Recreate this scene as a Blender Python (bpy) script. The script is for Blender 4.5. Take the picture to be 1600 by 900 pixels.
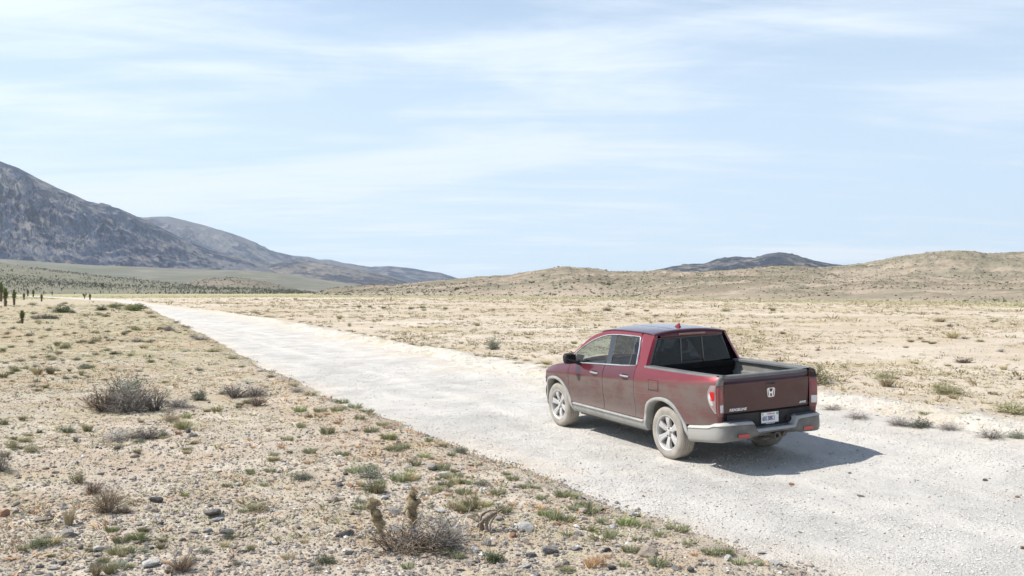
import bpy, math, random
import numpy as np
from mathutils import Vector, Matrix

for o in list(bpy.data.objects):
    bpy.data.objects.remove(o, do_unlink=True)
SC = bpy.context.scene
COL = SC.collection
PI = math.pi

# ---------------------------------------------------------------- camera
CAM_H, CAM_F, CAM_PITCH = 2.3988, 1468.5, -0.0026       # metres, pixels (1600 wide), radians down
cam = bpy.data.cameras.new('camera')
cam.sensor_width = 36.0
cam.lens = 36.0 * CAM_F / 1600.0
cam.clip_start = 0.1
cam.clip_end = 40000
camo = bpy.data.objects.new('camera', cam)
COL.objects.link(camo)
camo.location = (0, 0, CAM_H)
camo.rotation_euler = (PI / 2 - CAM_PITCH, 0, 0)
SC.camera = camo

# ---------------------------------------------------------------- sun, sky, exposure
TRK = (3.1041, 13.9905)                    # ground point under the pickup's rear axle
YAW = 2.0303
FW = (math.cos(YAW), math.sin(YAW))
SUN_DIR = Vector((0.800, -0.040, -1.0)).normalized()     # the way the light travels
sun_el = math.asin(-SUN_DIR.z)
sun_az = math.atan2(-SUN_DIR.x, -SUN_DIR.y)              # compass angle from +Y towards +X
sl = bpy.data.lights.new('sun', 'SUN')
sl.energy = 5.0
sl.angle = math.radians(0.5)
sl.color = (1.0, 0.955, 0.89)
so = bpy.data.objects.new('sun', sl)
COL.objects.link(so)
so.rotation_euler = SUN_DIR.to_track_quat('-Z', 'Y').to_euler()
so.location = (-60, 5, 70)
SC.view_settings.view_transform = 'Standard'
SC.view_settings.look = 'None'
SC.view_settings.exposure = 0.43
SC.view_settings.gamma = 1.0
SC.cycles.volume_max_steps = 64
SC.cycles.max_bounces = 8
SC.cycles.transparent_max_bounces = 16
SC.cycles.use_denoising = True

W = bpy.data.worlds.new('World')
SC.world = W
W.use_nodes = True


class NT:
    """small helper around a node tree"""
    def __init__(s, tree, clear=True):
        s.t = tree
        if clear:
            tree.nodes.clear()

    def n(s, kind, **kw):
        nd = s.t.nodes.new(kind)
        for k, v in kw.items():
            if k.startswith('i_'):
                key = k[2:]
                key = int(key) if key.isdigit() else key.replace('_', ' ')
                s.put(nd, key, v)
            else:
                setattr(nd, k, v)
        return nd

    def put(s, nd, key, v):
        sock = nd.inputs[key]
        if isinstance(v, bpy.types.NodeSocket):
            s.t.links.new(v, sock)
        else:
            sock.default_value = v

    def math(s, op, a, b=0.0, c=0.0, clamp=False):
        nd = s.n('ShaderNodeMath', operation=op, use_clamp=clamp)
        s.put(nd, 0, a); s.put(nd, 1, b); s.put(nd, 2, c)
        return nd.outputs[0]

    def ramp(s, v, lo, hi, a=0.0, b=1.0, smooth=True):
        nd = s.n('ShaderNodeMapRange', interpolation_type='SMOOTHSTEP' if smooth else 'LINEAR')
        s.put(nd, 0, v); s.put(nd, 1, lo); s.put(nd, 2, hi); s.put(nd, 3, a); s.put(nd, 4, b)
        return nd.outputs[0]

    def noise(s, vec, scale, detail=4, rough=0.55, dist=0.0, out=0):
        nd = s.n('ShaderNodeTexNoise')
        if vec is not None:
            s.put(nd, 'Vector', vec)
        nd.inputs['Scale'].default_value = scale
        nd.inputs['Detail'].default_value = detail
        nd.inputs['Roughness'].default_value = rough
        nd.inputs['Distortion'].default_value = dist
        return nd.outputs[out]

    def voro(s, vec, scale, feature='F1', out=0, rand=1.0):
        nd = s.n('ShaderNodeTexVoronoi', feature=feature)
        s.put(nd, 'Vector', vec)
        nd.inputs['Scale'].default_value = scale
        nd.inputs['Randomness'].default_value = rand
        return nd.outputs[out]

    def mix(s, f, a, b, mode='MIX'):
        nd = s.n('ShaderNodeMix', data_type='RGBA', blend_type=mode)
        s.put(nd, 0, f)
        for k, v in ((6, a), (7, b)):
            if not isinstance(v, bpy.types.NodeSocket):
                v = (v[0], v[1], v[2], 1.0)
            s.put(nd, k, v)
        return nd.outputs[2]

    def mapping(s, vec, scale=(1, 1, 1), rot=(0, 0, 0), loc=(0, 0, 0)):
        nd = s.n('ShaderNodeMapping')
        s.put(nd, 'Vector', vec)
        nd.inputs['Scale'].default_value = scale
        nd.inputs['Rotation'].default_value = rot
        nd.inputs['Location'].default_value = loc
        return nd.outputs[0]

    def comb(s, x, y, z):
        nd = s.n('ShaderNodeCombineXYZ')
        s.put(nd, 0, x); s.put(nd, 1, y); s.put(nd, 2, z)
        return nd.outputs[0]

    def sep(s, v):
        nd = s.n('ShaderNodeSeparateXYZ')
        s.put(nd, 0, v)
        return nd.outputs

    def bump(s, h, dist, strength=1.0, normal=None):
        nd = s.n('ShaderNodeBump')
        s.put(nd, 'Height', h)
        nd.inputs['Distance'].default_value = dist
        nd.inputs['Strength'].default_value = strength
        if normal is not None:
            s.put(nd, 'Normal', normal)
        return nd.outputs[0]


wt = NT(W.node_tree)
sky = wt.n('ShaderNodeTexSky', sky_type='NISHITA', sun_disc=False)
sky.sun_elevation = sun_el
sky.sun_rotation = sun_az
sky.altitude = 1500
sky.air_density = 1.0
sky.dust_density = 0.5
sky.ozone_density = 1.0
tc = wt.n('ShaderNodeTexCoord')
sx, sy, sz = wt.sep(tc.outputs['Generated'])
den = wt.math('ADD', wt.math('MAXIMUM', sz, 0.0), 0.10)
pv = wt.comb(wt.math('DIVIDE', sx, den), wt.math('DIVIDE', sy, den), 0.0)   # a flat cloud layer high above
n1 = wt.noise(wt.mapping(pv, (0.32, 0.62, 1), (0, 0, math.radians(-14)), (3.1, 1.7, 0)), 1.0, 7, 0.56, 0.9)
n2 = wt.noise(wt.mapping(pv, (0.8, 3.0, 1), (0, 0, math.radians(-20)), (7.3, 2.2, 0)), 1.0, 8, 0.62, 0.5)
n3 = wt.noise(wt.mapping(pv, (0.16, 0.22, 1), (0, 0, 0), (1.4, 5.0, 0)), 1.0, 3, 0.5, 0.3)
cm = wt.math('ADD', wt.math('MULTIPLY', n1, 0.56), wt.math('ADD', wt.math('MULTIPLY', n2, 0.34), wt.math('MULTIPLY', n3, 0.32)))
mask = wt.ramp(cm, 0.53, 0.71, 0.0, 1.0)
veil = wt.ramp(sz, 0.0, 0.75, 0.90, 0.25)            # the thin veil gets thicker towards the horizon, as seen edge on
mask = wt.math('MULTIPLY', mask, veil)
low = wt.ramp(sz, 0.0, 0.50, 0.93, 0.0)
skc = wt.mix(low, sky.outputs[0], (6.0, 7.45, 8.55))      # pale air near the horizon
skc = wt.mix(mask, skc, (8.0, 8.35, 8.6))                # thin white cirrus
bg = wt.n('ShaderNodeBackground')
wt.put(bg, 0, skc)
bg.inputs[1].default_value = 0.12
wo = wt.n('ShaderNodeOutputWorld')
wt.t.links.new(bg.outputs[0], wo.inputs[0])


# ---------------------------------------------------------------- object helpers
def tag(o, label=None, cat=None, group=None, kind=None):
    if label: o['label'] = label
    if cat: o['category'] = cat
    if group: o['group'] = group
    if kind: o['kind'] = kind
    return o


def link(name, me, parent=None, mat=None):
    o = bpy.data.objects.new(name, me)
    COL.objects.link(o)
    if parent is not None:
        o.parent = parent
    if mat is not None and me is not None and not me.materials:
        me.materials.append(mat)
    return o


def np_mesh(name, V, F, smooth=False, attrs=None):
    """V (n,3); F a (m,3) or (m,4) array, or a list of such arrays"""
    me = bpy.data.meshes.new(name)
    V = np.asarray(V, np.float32)
    Fs = F if isinstance(F, list) else [F]
    Fs = [np.asarray(f, np.int32) for f in Fs if len(f)]
    loops = np.concatenate([f.ravel() for f in Fs])
    tot = np.concatenate([np.full(len(f), f.shape[1], np.int32) for f in Fs])
    start = np.concatenate([[0], np.cumsum(tot)[:-1]]).astype(np.int32)
    me.vertices.add(len(V)); me.vertices.foreach_set('co', V.ravel())
    me.loops.add(len(loops)); me.loops.foreach_set('vertex_index', loops)
    me.polygons.add(len(tot)); me.polygons.foreach_set('loop_start', start)
    me.polygons.foreach_set('use_smooth', np.full(len(tot), smooth, bool))
    me.update(calc_edges=True)
    if attrs:
        for k, a in attrs.items():
            at = me.attributes.new(k, 'FLOAT', 'POINT')
            at.data.foreach_set('value', np.asarray(a, np.float32))
    me.validate()
    return me


def interp(x, xs, ys):
    return float(np.interp(x, xs, ys))


def sstep(x, a, b):
    t = np.clip((x - a) / (b - a), 0, 1)
    return t * t * (3 - 2 * t)


def hash2(ix, iy, seed):
    h = (ix.astype(np.int64) * 374761393 + iy.astype(np.int64) * 668265263 + seed * 974634777) & 0xffffffff
    h = ((h ^ (h >> 13)) * 1274126177) & 0xffffffff
    h = ((h ^ (h >> 16)) * 2246822519) & 0xffffffff
    return ((h ^ (h >> 15)) & 0xffffff) / float(0xffffff)


def vnoise(x, y, seed=0):
    x = np.asarray(x, float); y = np.asarray(y, float)
    ix, iy = np.floor(x), np.floor(y)
    fx, fy = x - ix, y - iy
    fx = fx * fx * fx * (fx * (fx * 6 - 15) + 10); fy = fy * fy * fy * (fy * (fy * 6 - 15) + 10)
    a, b = hash2(ix, iy, seed), hash2(ix + 1, iy, seed)
    c, d = hash2(ix, iy + 1, seed), hash2(ix + 1, iy + 1, seed)
    return ((a + (b - a) * fx) * (1 - fy) + (c + (d - c) * fx) * fy) * 2 - 1


def fbm(x, y, oct=5, seed=0, gain=0.5, ridged=False):
    s = 0.0; a = 1.0; tot = 0.0
    for i in range(oct):
        n = vnoise(x * 2 ** i + 17.3 * i, y * 2 ** i - 9.1 * i, seed + i)
        if ridged:
            n = 1 - 2 * np.abs(n)
        s = s + a * n; tot += a; a *= gain
    return s / tot


# ---------------------------------------------------------------- materials
def pmat(name, col=(.5, .5, .5), rough=0.6, metal=0.0, coat=0.0, spec=0.5, emis=None):
    m = bpy.data.materials.new(name); m.use_nodes = True
    t = NT(m.node_tree)
    b = t.n('ShaderNodeBsdfPrincipled')
    b.inputs['Base Color'].default_value = (*col, 1)
    b.inputs['Roughness'].default_value = rough
    b.inputs['Metallic'].default_value = metal
    b.inputs['Coat Weight'].default_value = coat
    b.inputs['Specular IOR Level'].default_value = spec
    o = t.n('ShaderNodeOutputMaterial')
    t.t.links.new(b.outputs[0], o.inputs[0])
    return m, t, b


def varied(name, c1, c2, scale=6, rough=0.8, bump=0.0, bscale=40, c3=None, objrand=0.0, metal=0.0, spec=0.3, dust=None, dustf=0.5):
    m, t, b = pmat(name, c1, rough, metal, 0, spec)
    co = t.n('ShaderNodeTexCoord').outputs['Object']
    c = t.mix(t.ramp(t.noise(co, scale, 5, 0.6), 0.35, 0.65), c1, c2)
    if c3 is not None:
        c = t.mix(t.ramp(t.noise(t.mapping(co, loc=(5, 3, 1)), scale * 0.6, 4, 0.6), 0.5, 0.68), c, c3)
    if dust is not None:
        c = t.mix(t.ramp(t.noise(t.mapping(co, loc=(2, 7, 4)), 3.5, 6, 0.65), 0.25, 0.75, dustf * 0.7, min(1, dustf * 1.3)), c, dust)
    if objrand:
        oi = t.n('ShaderNodeObjectInfo').outputs['Random']
        c = t.mix(t.math('MULTIPLY', oi, objrand), c, (c2[0] * 1.5, c2[1] * 1.35, c2[2] * 1.2))
    t.put(b, 'Base Color', c)
    if bump:
        t.put(b, 'Normal', t.bump(t.noise(co, bscale, 5, 0.65), bump))
    return m


def attr(t, name):
    nd = t.n('ShaderNodeAttribute', attribute_name=name)
    return nd.outputs['Fac']


def ground_material(name):
    m, t, b = pmat(name, (.5, .4, .3), 0.95, spec=0.15)
    co = t.n('ShaderNodeTexCoord').outputs['Object']
    left, road, berm, straw = attr(t, 'left'), attr(t, 'road'), attr(t, 'berm'), attr(t, 'far')
    # stony bank on the left
    sand = t.mix(t.ramp(t.noise(co, 0.9, 6, 0.6), 0.35, 0.65), (.54, .455, .36), (.64, .56, .46))
    sand = t.mix(t.ramp(t.noise(t.mapping(co, loc=(9, 4, 0)), 0.35, 6, 0.65), 0.50, 0.66, 0, 0.55), sand, (.43, .36, .20))
    sand = t.mix(t.ramp(t.noise(t.mapping(co, loc=(3, 14, 0)), 0.5, 6, 0.68), 0.48, 0.66, 0, 0.6), sand, (.52, .375, .25))
    vd = t.n('ShaderNodeTexVoronoi'); t.put(vd, 'Vector', co); vd.inputs['Scale'].default_value = 34
    vd2 = t.n('ShaderNodeTexVoronoi'); t.put(vd2, 'Vector', co); vd2.inputs['Scale'].default_value = 13
    peb = t.math('MULTIPLY', t.ramp(vd.outputs['Distance'], 0.28, 0.45, 1, 0), t.ramp(t.noise(co, 2.2, 4, 0.6), 0.35, 0.6))
    pebc = t.mix(t.sep(vd.outputs['Color'])[0], (.27, .25, .235), (.62, .55, .47))
    sand = t.mix(t.math('MULTIPLY', peb, 0.75), sand, pebc)
    peb2 = t.math('MULTIPLY', t.ramp(vd2.outputs['Distance'], 0.2, 0.32, 1, 0), t.math('GREATER_THAN', t.sep(vd2.outputs['Color'])[1], 0.55))
    sand = t.mix(t.math('MULTIPLY', peb2, 0.7), sand, t.mix(t.sep(vd2.outputs['Color'])[0], (.22, .21, .20), (.55, .47, .40)))
    # open field on the right
    fld = t.mix(t.ramp(t.noise(co, 0.16, 6, 0.62), 0.38, 0.62), (.52, .43, .315), (.60, .51, .39))
    fld = t.mix(t.ramp(t.noise(t.mapping(co, (1, 1, 1), loc=(31, 8, 0)), 0.05, 7, 0.66, 0.4), 0.50, 0.64, 0, 0.62), fld, (.70, .62, .51))
    fld = t.mix(t.ramp(t.noise(t.mapping(co, loc=(61, 18, 0)), 0.10, 7, 0.70, 0.3), 0.52, 0.66, 0, 0.75), fld, (.43, .345, .17))
    fld = t.mix(t.ramp(t.noise(co, 1.6, 7, 0.72), 0.52, 0.72, 0, 0.45), fld, (.40, .32, .21))
    fld = t.mix(t.ramp(t.noise(t.mapping(co, loc=(1, 8, 0)), 7, 5, 0.7), 0.60, 0.75, 0, 0.35), fld, (.36, .29, .19))
    fl = t.ramp(t.sep(co)[1], 9, 38, .15, 1)
    sand = t.mix(t.math('MULTIPLY', fl, t.ramp(t.noise(t.mapping(co, loc=(2, 2, 0)), .9, 8, .72), .34, .56, 0, .9)), sand, (.40, .345, .205))
    sand = t.mix(t.math('MULTIPLY', fl, t.ramp(t.noise(t.mapping(co, loc=(12, 22, 0)), .35, 7, .72), .50, .64, 0, .8)), sand, (.47, .335, .225))
    c = t.mix(left, fld, sand)
    c = t.mix(straw, c, t.mix(t.ramp(t.noise(co, 0.09, 6, 0.7), 0.4, 0.6), (.36, .33, .18), (.44, .39, .23)))
    brm = t.mix(t.ramp(t.noise(co, 5, 6, 0.7), 0.35, 0.65), (.60, .54, .45), (.70, .65, .565))
    c = t.mix(berm, c, brm)
    t.put(b, 'Base Color', c)
    h = t.math('ADD', t.math('MULTIPLY', t.noise(co, 9, 8, 0.7), 1.0), t.math('MULTIPLY', peb, 0.35))
    nrm = t.bump(h, 0.05, 1.0)
    t.put(b, 'Normal', nrm)
    return m


def road_material():
    m, t, b = pmat('gravel', (.6, .58, .54), 0.95, spec=0.15)
    co = t.n('ShaderNodeTexCoord').outputs['Object']
    c = t.mix(t.ramp(t.noise(co, 0.5, 7, 0.62), 0.35, 0.65), (.49, .47, .43), (.61, .58, .53))
    # wheel tracks run along the road
    along = t.mapping(co, (0.25, 2.2, 1), (0, 0, -YAW))
    nd = t.noise(t.mapping(co, (1, 1, 1), (0, 0, -YAW)), 1.0, 1)
    c = t.mix(t.ramp(t.noise(along, 0.55, 5, 0.6), 0.45, 0.7, 0, 0.5), c, (.655, .62, .545))
    c = t.mix(t.ramp(t.noise(t.mapping(co, loc=(8, 3, 0)), 0.8, 5, 0.6), 0.55, 0.72, 0, 0.45), c, (.655, .60, .51))
    vd = t.n('ShaderNodeTexVoronoi'); t.put(vd, 'Vector', co); vd.inputs['Scale'].default_value = 42
    pm = t.ramp(vd.outputs['Distance'], 0.25, 0.42, 1, 0)
    pm = t.math('MULTIPLY', pm, t.ramp(t.noise(co, 1.4, 5, 0.65), 0.42, 0.62))
    c = t.mix(t.math('MULTIPLY', pm, 0.55), c, t.mix(t.sep(vd.outputs['Color'])[0], (.38, .35, .33), (.76, .73, .69)))
    c = t.mix(t.ramp(t.noise(co, 60, 3, 0.7), 0.55, 0.75, 0, 0.35), c, (.42, .40, .375))
    dirt = t.mix(t.ramp(t.noise(co, 3, 6, 0.65), 0.35, 0.65), (.575, .515, .43), (.665, .605, .52))
    c = t.mix(attr(t, 'dirt'), c, dirt)
    c = t.mix(t.math('MULTIPLY', attr(t, 'track'), .80), c, (.665, .625, .56))
    t.put(b, 'Base Color', c)
    h = t.math('ADD', t.math('MULTIPLY', t.noise(co, 24, 6, 0.75), 0.7), t.math('MULTIPLY', pm, 0.4))
    h = t.math('ADD', h, t.math('MULTIPLY', t.noise(co, 3.0, 4, 0.6), 1.2))
    t.put(b, 'Normal', t.bump(h, 0.038, 1.0))
    return m


# ---------------------------------------------------------------- the lie of the land
LE = ([-30, -12, -4.6, 0, 3.9, 7.2, 11.8, 19.6, 35.2, 57.5, 79.8, 126, 165, 205, 286, 420, 700],
      [-2.4, -2.6, -2.75, -3.1, -3.23, -3.35, -3.26, -2.95, -1.99, -.76, .52, 3.4, 3.3, 3.0, -4, -20, -60])
RE = ([-30, -6, .5, 2.4, 5.5, 8.9, 16.2, 22.3, 38, 56.6, 76, 98, 142, 165, 205, 286, 420, 700],
      [3.9, 3.75, 3.7, 3.6, 2.6, 2.0, 2.2, 2.3, 3.3, 4.3, 4.8, 5.4, 5.6, 6.3, 7.2, 1.5, -15, -55])
C_, S_ = FW


def to_at(X, Y):
    dx, dy = X - TRK[0], Y - TRK[1]
    return dx * C_ + dy * S_, dx * S_ - dy * C_


def to_xy(a, t):
    return TRK[0] + a * C_ + t * S_, TRK[1] + a * S_ - t * C_


def plane_z(a, t):
    side = .17 * sstep(t, 1.02, 2.5) * (1 - sstep(np.abs(a + 1), 4, 9)) - .045 * np.exp(-((a + 2.0) / .9) ** 2 - ((t + .2) / 1.2) ** 2)
    return .152 * np.tanh(a / 8) + .035 * np.clip(t, -5, 5) * (1 - sstep(a, 60, 260) * 0.8) + side


def zones(X, Y):
    a, t = to_at(X, Y)
    wob = .16 * vnoise(a * .23, a * 0 + 3.3, 8) + 0.20 * fbm(a * 0.7, t * 0.7, 4, 11) + 0.10 * vnoise(a * 3.1, t * 3.1, 5)
    dl = np.interp(a, *LE) - t + wob * 0.8
    dr = t - np.interp(a, *RE) + wob * 1.6
    return a, t, dl, dr


def ground_z(X, Y):
    X = np.asarray(X, float); Y = np.asarray(Y, float)
    a, t, dl, dr = zones(X, Y)
    z = plane_z(a, t) - 0.05
    R = np.hypot(X, Y)
    near = 1 - sstep(R, 40, 160)
    n6 = fbm(X * .16, Y * .16, 3, 2)
    n1 = fbm(X * .8, Y * .8, 4, 7)
    n03 = fbm(X * 4.0, Y * 4.0, 3, 9)
    bank = 0.235 * sstep(dl, -.30, .75) + sstep(dl, .2, 2.5) * (0.11 * n6 + .02)
    rough = sstep(dl, -.2, .6)
    z = z + bank * (0.45 + 0.55 * near) + rough * (0.05 * n1 + 0.018 * n03 * near)
    # lumpy windrow of graded dirt along the right edge, then the open field
    bw = np.exp(-((dr - .62) / .55) ** 2)
    z = z + sstep(dr, -.3, .2) * 0.055 + bw * (.13 + .09 * fbm(X * 1.9, Y * 1.9, 4, 21)) * (0.3 + .7 * near)
    z = z + sstep(dr, .4, 2.0) * (0.03 * n1 + 0.012 * n03 * near + .05 * n6)
    # low swell that hides the far bend of the road
    hump = np.exp(-((a - 118) / 26) ** 2) * sstep(dl, 0.2, 5) * (1 - sstep(dl, 30, 60)) * .30
    return z + hump


def road_z(X, Y):
    a, t = to_at(X, Y)
    tr = t - 0.5 * (np.interp(a, *LE) + np.interp(a, *RE))
    rut = -0.018 * (np.exp(-((tr - .9) / .35) ** 2) + np.exp(-((tr + .9) / .35) ** 2))
    amp = 1 - sstep(a, 20, 60)
    sx, sy = TRK
    flat = 1 - 0.8 * np.exp(-(((a - 1.6) / 2.6) ** 4 + (t / 1.4) ** 4))
    return plane_z(a, t) + (rut + .02 * fbm(X * .7, Y * .7, 4, 31) + .010 * fbm(X * 4, Y * 4, 3, 33)) * amp * flat


def ray_xy(px, py, z):
    u = 450 - py
    cp, sp = math.cos(CAM_PITCH), math.sin(CAM_PITCH)
    wx, wy, wz = px - 800, CAM_F * cp + u * sp, -CAM_F * sp + u * cp
    t = (z - CAM_H) / wz
    return wx * t, wy * t


def surf_z(X, Y):
    a, t = to_at(X, Y)
    e = np.minimum(t - (np.interp(a, *LE) - .75), np.interp(a, *RE) + .60 - t)
    return np.where(e > 0, np.maximum(ground_z(X, Y), road_z(X, Y) + .004 - .10 * (1 - sstep(e, 0, .35))), ground_z(X, Y))


def spot(px, py, road=False):
    """where on the ground a thing at that place of the photograph stands"""
    z = 0.0
    for _ in range(9):
        x, y = ray_xy(px, py, z)
        z1 = float(surf_z(x, y))
        z = z + 0.75 * (z1 - z)
    return x, y, z1


# ground sheet: a polar grid round the camera, fine where the photograph looks
az = np.concatenate([np.arange(-180, -36, 4.0), np.arange(-36, 36, 0.10), np.arange(36, 180, 4.0)])
rr = np.concatenate([[0.5, 1.5, 2.8, 4.0, 5.2], np.geomspace(6, 60, 330), np.geomspace(62, 9000, 110)])
AZ, RR = np.meshgrid(np.radians(az), rr)
GX, GY = (RR * np.sin(AZ)).ravel(), (RR * np.cos(AZ)).ravel()
GZ = ground_z(GX, GY)
na, nr = len(az), len(rr)
i = np.arange(nr - 1)[:, None]; j = np.arange(na)[None, :]; j2 = (j + 1) % na
F = np.stack([i * na + j, i * na + j2, (i + 1) * na + j2, (i + 1) * na + j], -1).reshape(-1, 4)
ga, gt, gdl, gdr = zones(GX, GY)
R_ = np.hypot(GX, GY)
A_left = sstep(gdl, -.3, .3) * (1 - 0.35 * sstep(R_, 90, 200))
A_berm = np.exp(-(np.clip(np.abs(gdr - .45) - .35, 0, 9) / .45) ** 2) * (1 - sstep(ga, 60, 120) * .5) * (0.5 + .5 * (fbm(GX * .6, GY * .6, 3, 44) > -.15))
fd = np.interp(GX / np.maximum(GY, 1) * CAM_F + 800, [0, 400, 600, 800, 1000, 1200, 1400, 1600], [250, 300, 280, 235, 205, 170, 148, 132])
A_far = sstep(R_ + 25 * fbm(GX * .02, GY * .02, 3, 5), fd * .98, fd * 1.12)
me = np_mesh('ground', np.stack([GX, GY, GZ], 1), F, True, {'left': A_left, 'road': A_left * 0, 'berm': np.clip(A_berm, 0, 1) * (gdl < .2), 'far': A_far})
GM = ground_material('desert_soil')
tag(link('ground', me, None, GM), 'pale stony desert ground with straw coloured flats', kind='structure')

# the road: its own sheet lying on the ground
ra = np.concatenate([np.arange(-16, 40, .10), np.arange(40, 130, .6), np.arange(130, 700, 4)])
rt = np.linspace(-.35, 1.0, 56)
TL = np.interp(ra, *LE) - .75; TR = np.interp(ra, *RE) + .60
T = TL[:, None] + (TR - TL)[:, None] * np.linspace(0, 1, 90)[None, :]
Aa = np.repeat(ra[:, None], 90, 1)
RX, RY = to_xy(Aa, T)
RZ = road_z(RX, RY) + .004
edge = np.minimum(T - (TL[:, None] + .0), TR[:, None] - T)
RZ -= 0.10 * (1 - sstep(edge, 0, .35))
n0, n1_ = T.shape
i = np.arange(n0 - 1)[:, None]; j = np.arange(n1_ - 1)[None, :]
F = np.stack([i * n1_ + j, i * n1_ + j + 1, (i + 1) * n1_ + j + 1, (i + 1) * n1_ + j], -1).reshape(-1, 4)
rn = fbm(RX * .5, RY * .5, 5, 61)
re_ = np.repeat(np.interp(ra, *RE)[:, None], 90, 1); le_ = np.repeat(np.interp(ra, *LE)[:, None], 90, 1)
A_dirt = np.clip(sstep(T - re_ + rn * .8, -2.0 , -.2) + .8 * sstep(le_ - T + rn * .6, -.9, .1), 0, 1) * (.55 + .45 * sstep(rn, -.3, .2))
# pale packed wheel lines, the truck's own and older ones
wl = sum(np.exp(-((T - c0 - .25 * np.sin(Aa * .05 + c0) - w_ * rn * .2) / .17) ** 2) * k_ for c0, w_, k_ in ((.84, 0.5, 1.), (-.84, .5, 1.), (-1.9, 2, .6), (-.2, 2, .6), (1.9, 2.5, .5)))
A_track = np.clip(wl, 0, 1) * (.35 + .65 * sstep(fbm(RX * .9, RY * .9, 4, 71), -.35, .35))
me = np_mesh('gravel_road', np.stack([RX.ravel(), RY.ravel(), RZ.ravel()], 1), F, True, {'dirt': A_dirt.ravel(), 'track': A_track.ravel()})
tag(link('gravel_road', me, None, road_material()), 'pale grey graded gravel road running off to the upper left', kind='structure')


# ---------------------------------------------------------------- hills and mountains
def rock_material(name, dark, light, scree, sc, dots=None, dotscale=0.05, band=0.0, strong=0.5, tilt=0, stretch=1.8):
    m, t, b = pmat(name, light, 0.95, spec=0.1)
    co = t.n('ShaderNodeTexCoord').outputs['Object']
    u, rel = attr(t, 'up'), attr(t, 'relief')
    v = t.mapping(t.mapping(co, (1, 1, 1), (0, math.radians(tilt), 0)), (1, 1, stretch))
    n = t.noise(v, sc, 9, 0.68, 0.4)
    n2 = t.noise(t.mapping(v, (1, 1, 3.5), loc=(40, 9, 2)), sc * 3, 6, 0.65)
    f = t.math('ADD', t.math('MULTIPLY', n, .6), t.math('ADD', t.math('MULTIPLY', n2, .4), t.math('MULTIPLY', t.math('SUBTRACT', .18, rel), band)))
    if tilt:
        big = t.noise(t.mapping(t.mapping(co, (1, 1, 1), (0, math.radians(tilt), 0)), (1, 1, 3.5), loc=(80, 3, 9)), sc * .28, 5, 0.55, .3)
        f = t.math('ADD', f, t.math('MULTIPLY', t.math('SUBTRACT', big, .5), .9))
    c = t.mix(t.ramp(f, .5 - .09 / max(strong, .1) * .5, .5 + .09 / max(strong, .1) * .5), dark, light)
    c = t.mix(t.ramp(t.noise(t.mapping(v, loc=(5, 70, 0)), sc * 1.7, 7, 0.65), .50, .64, 0, .8), c, scree)
    c = t.mix(t.ramp(u, .02, .22, .9, 0), c, scree)
    if dots is not None:
        vd = t.n('ShaderNodeTexVoronoi'); t.put(vd, 'Vector', co); vd.inputs['Scale'].default_value = dotscale
        pm = t.math('MULTIPLY', t.ramp(vd.outputs['Distance'], .16, .3, 1, 0), t.math('GREATER_THAN', t.sep(vd.outputs['Color'])[0], .45))
        c = t.mix(t.math('MULTIPLY', pm, .7), c, dots)
        c = t.mix(t.ramp(t.noise(co, dotscale * .12, 7, .7), .46, .62, 0, .6), c, dots)
    t.put(b, 'Base Color', c)
    t.put(b, 'Normal', t.bump(t.math('ADD', n, n2), .35 / sc * .05, 1.0))
    return m


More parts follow.
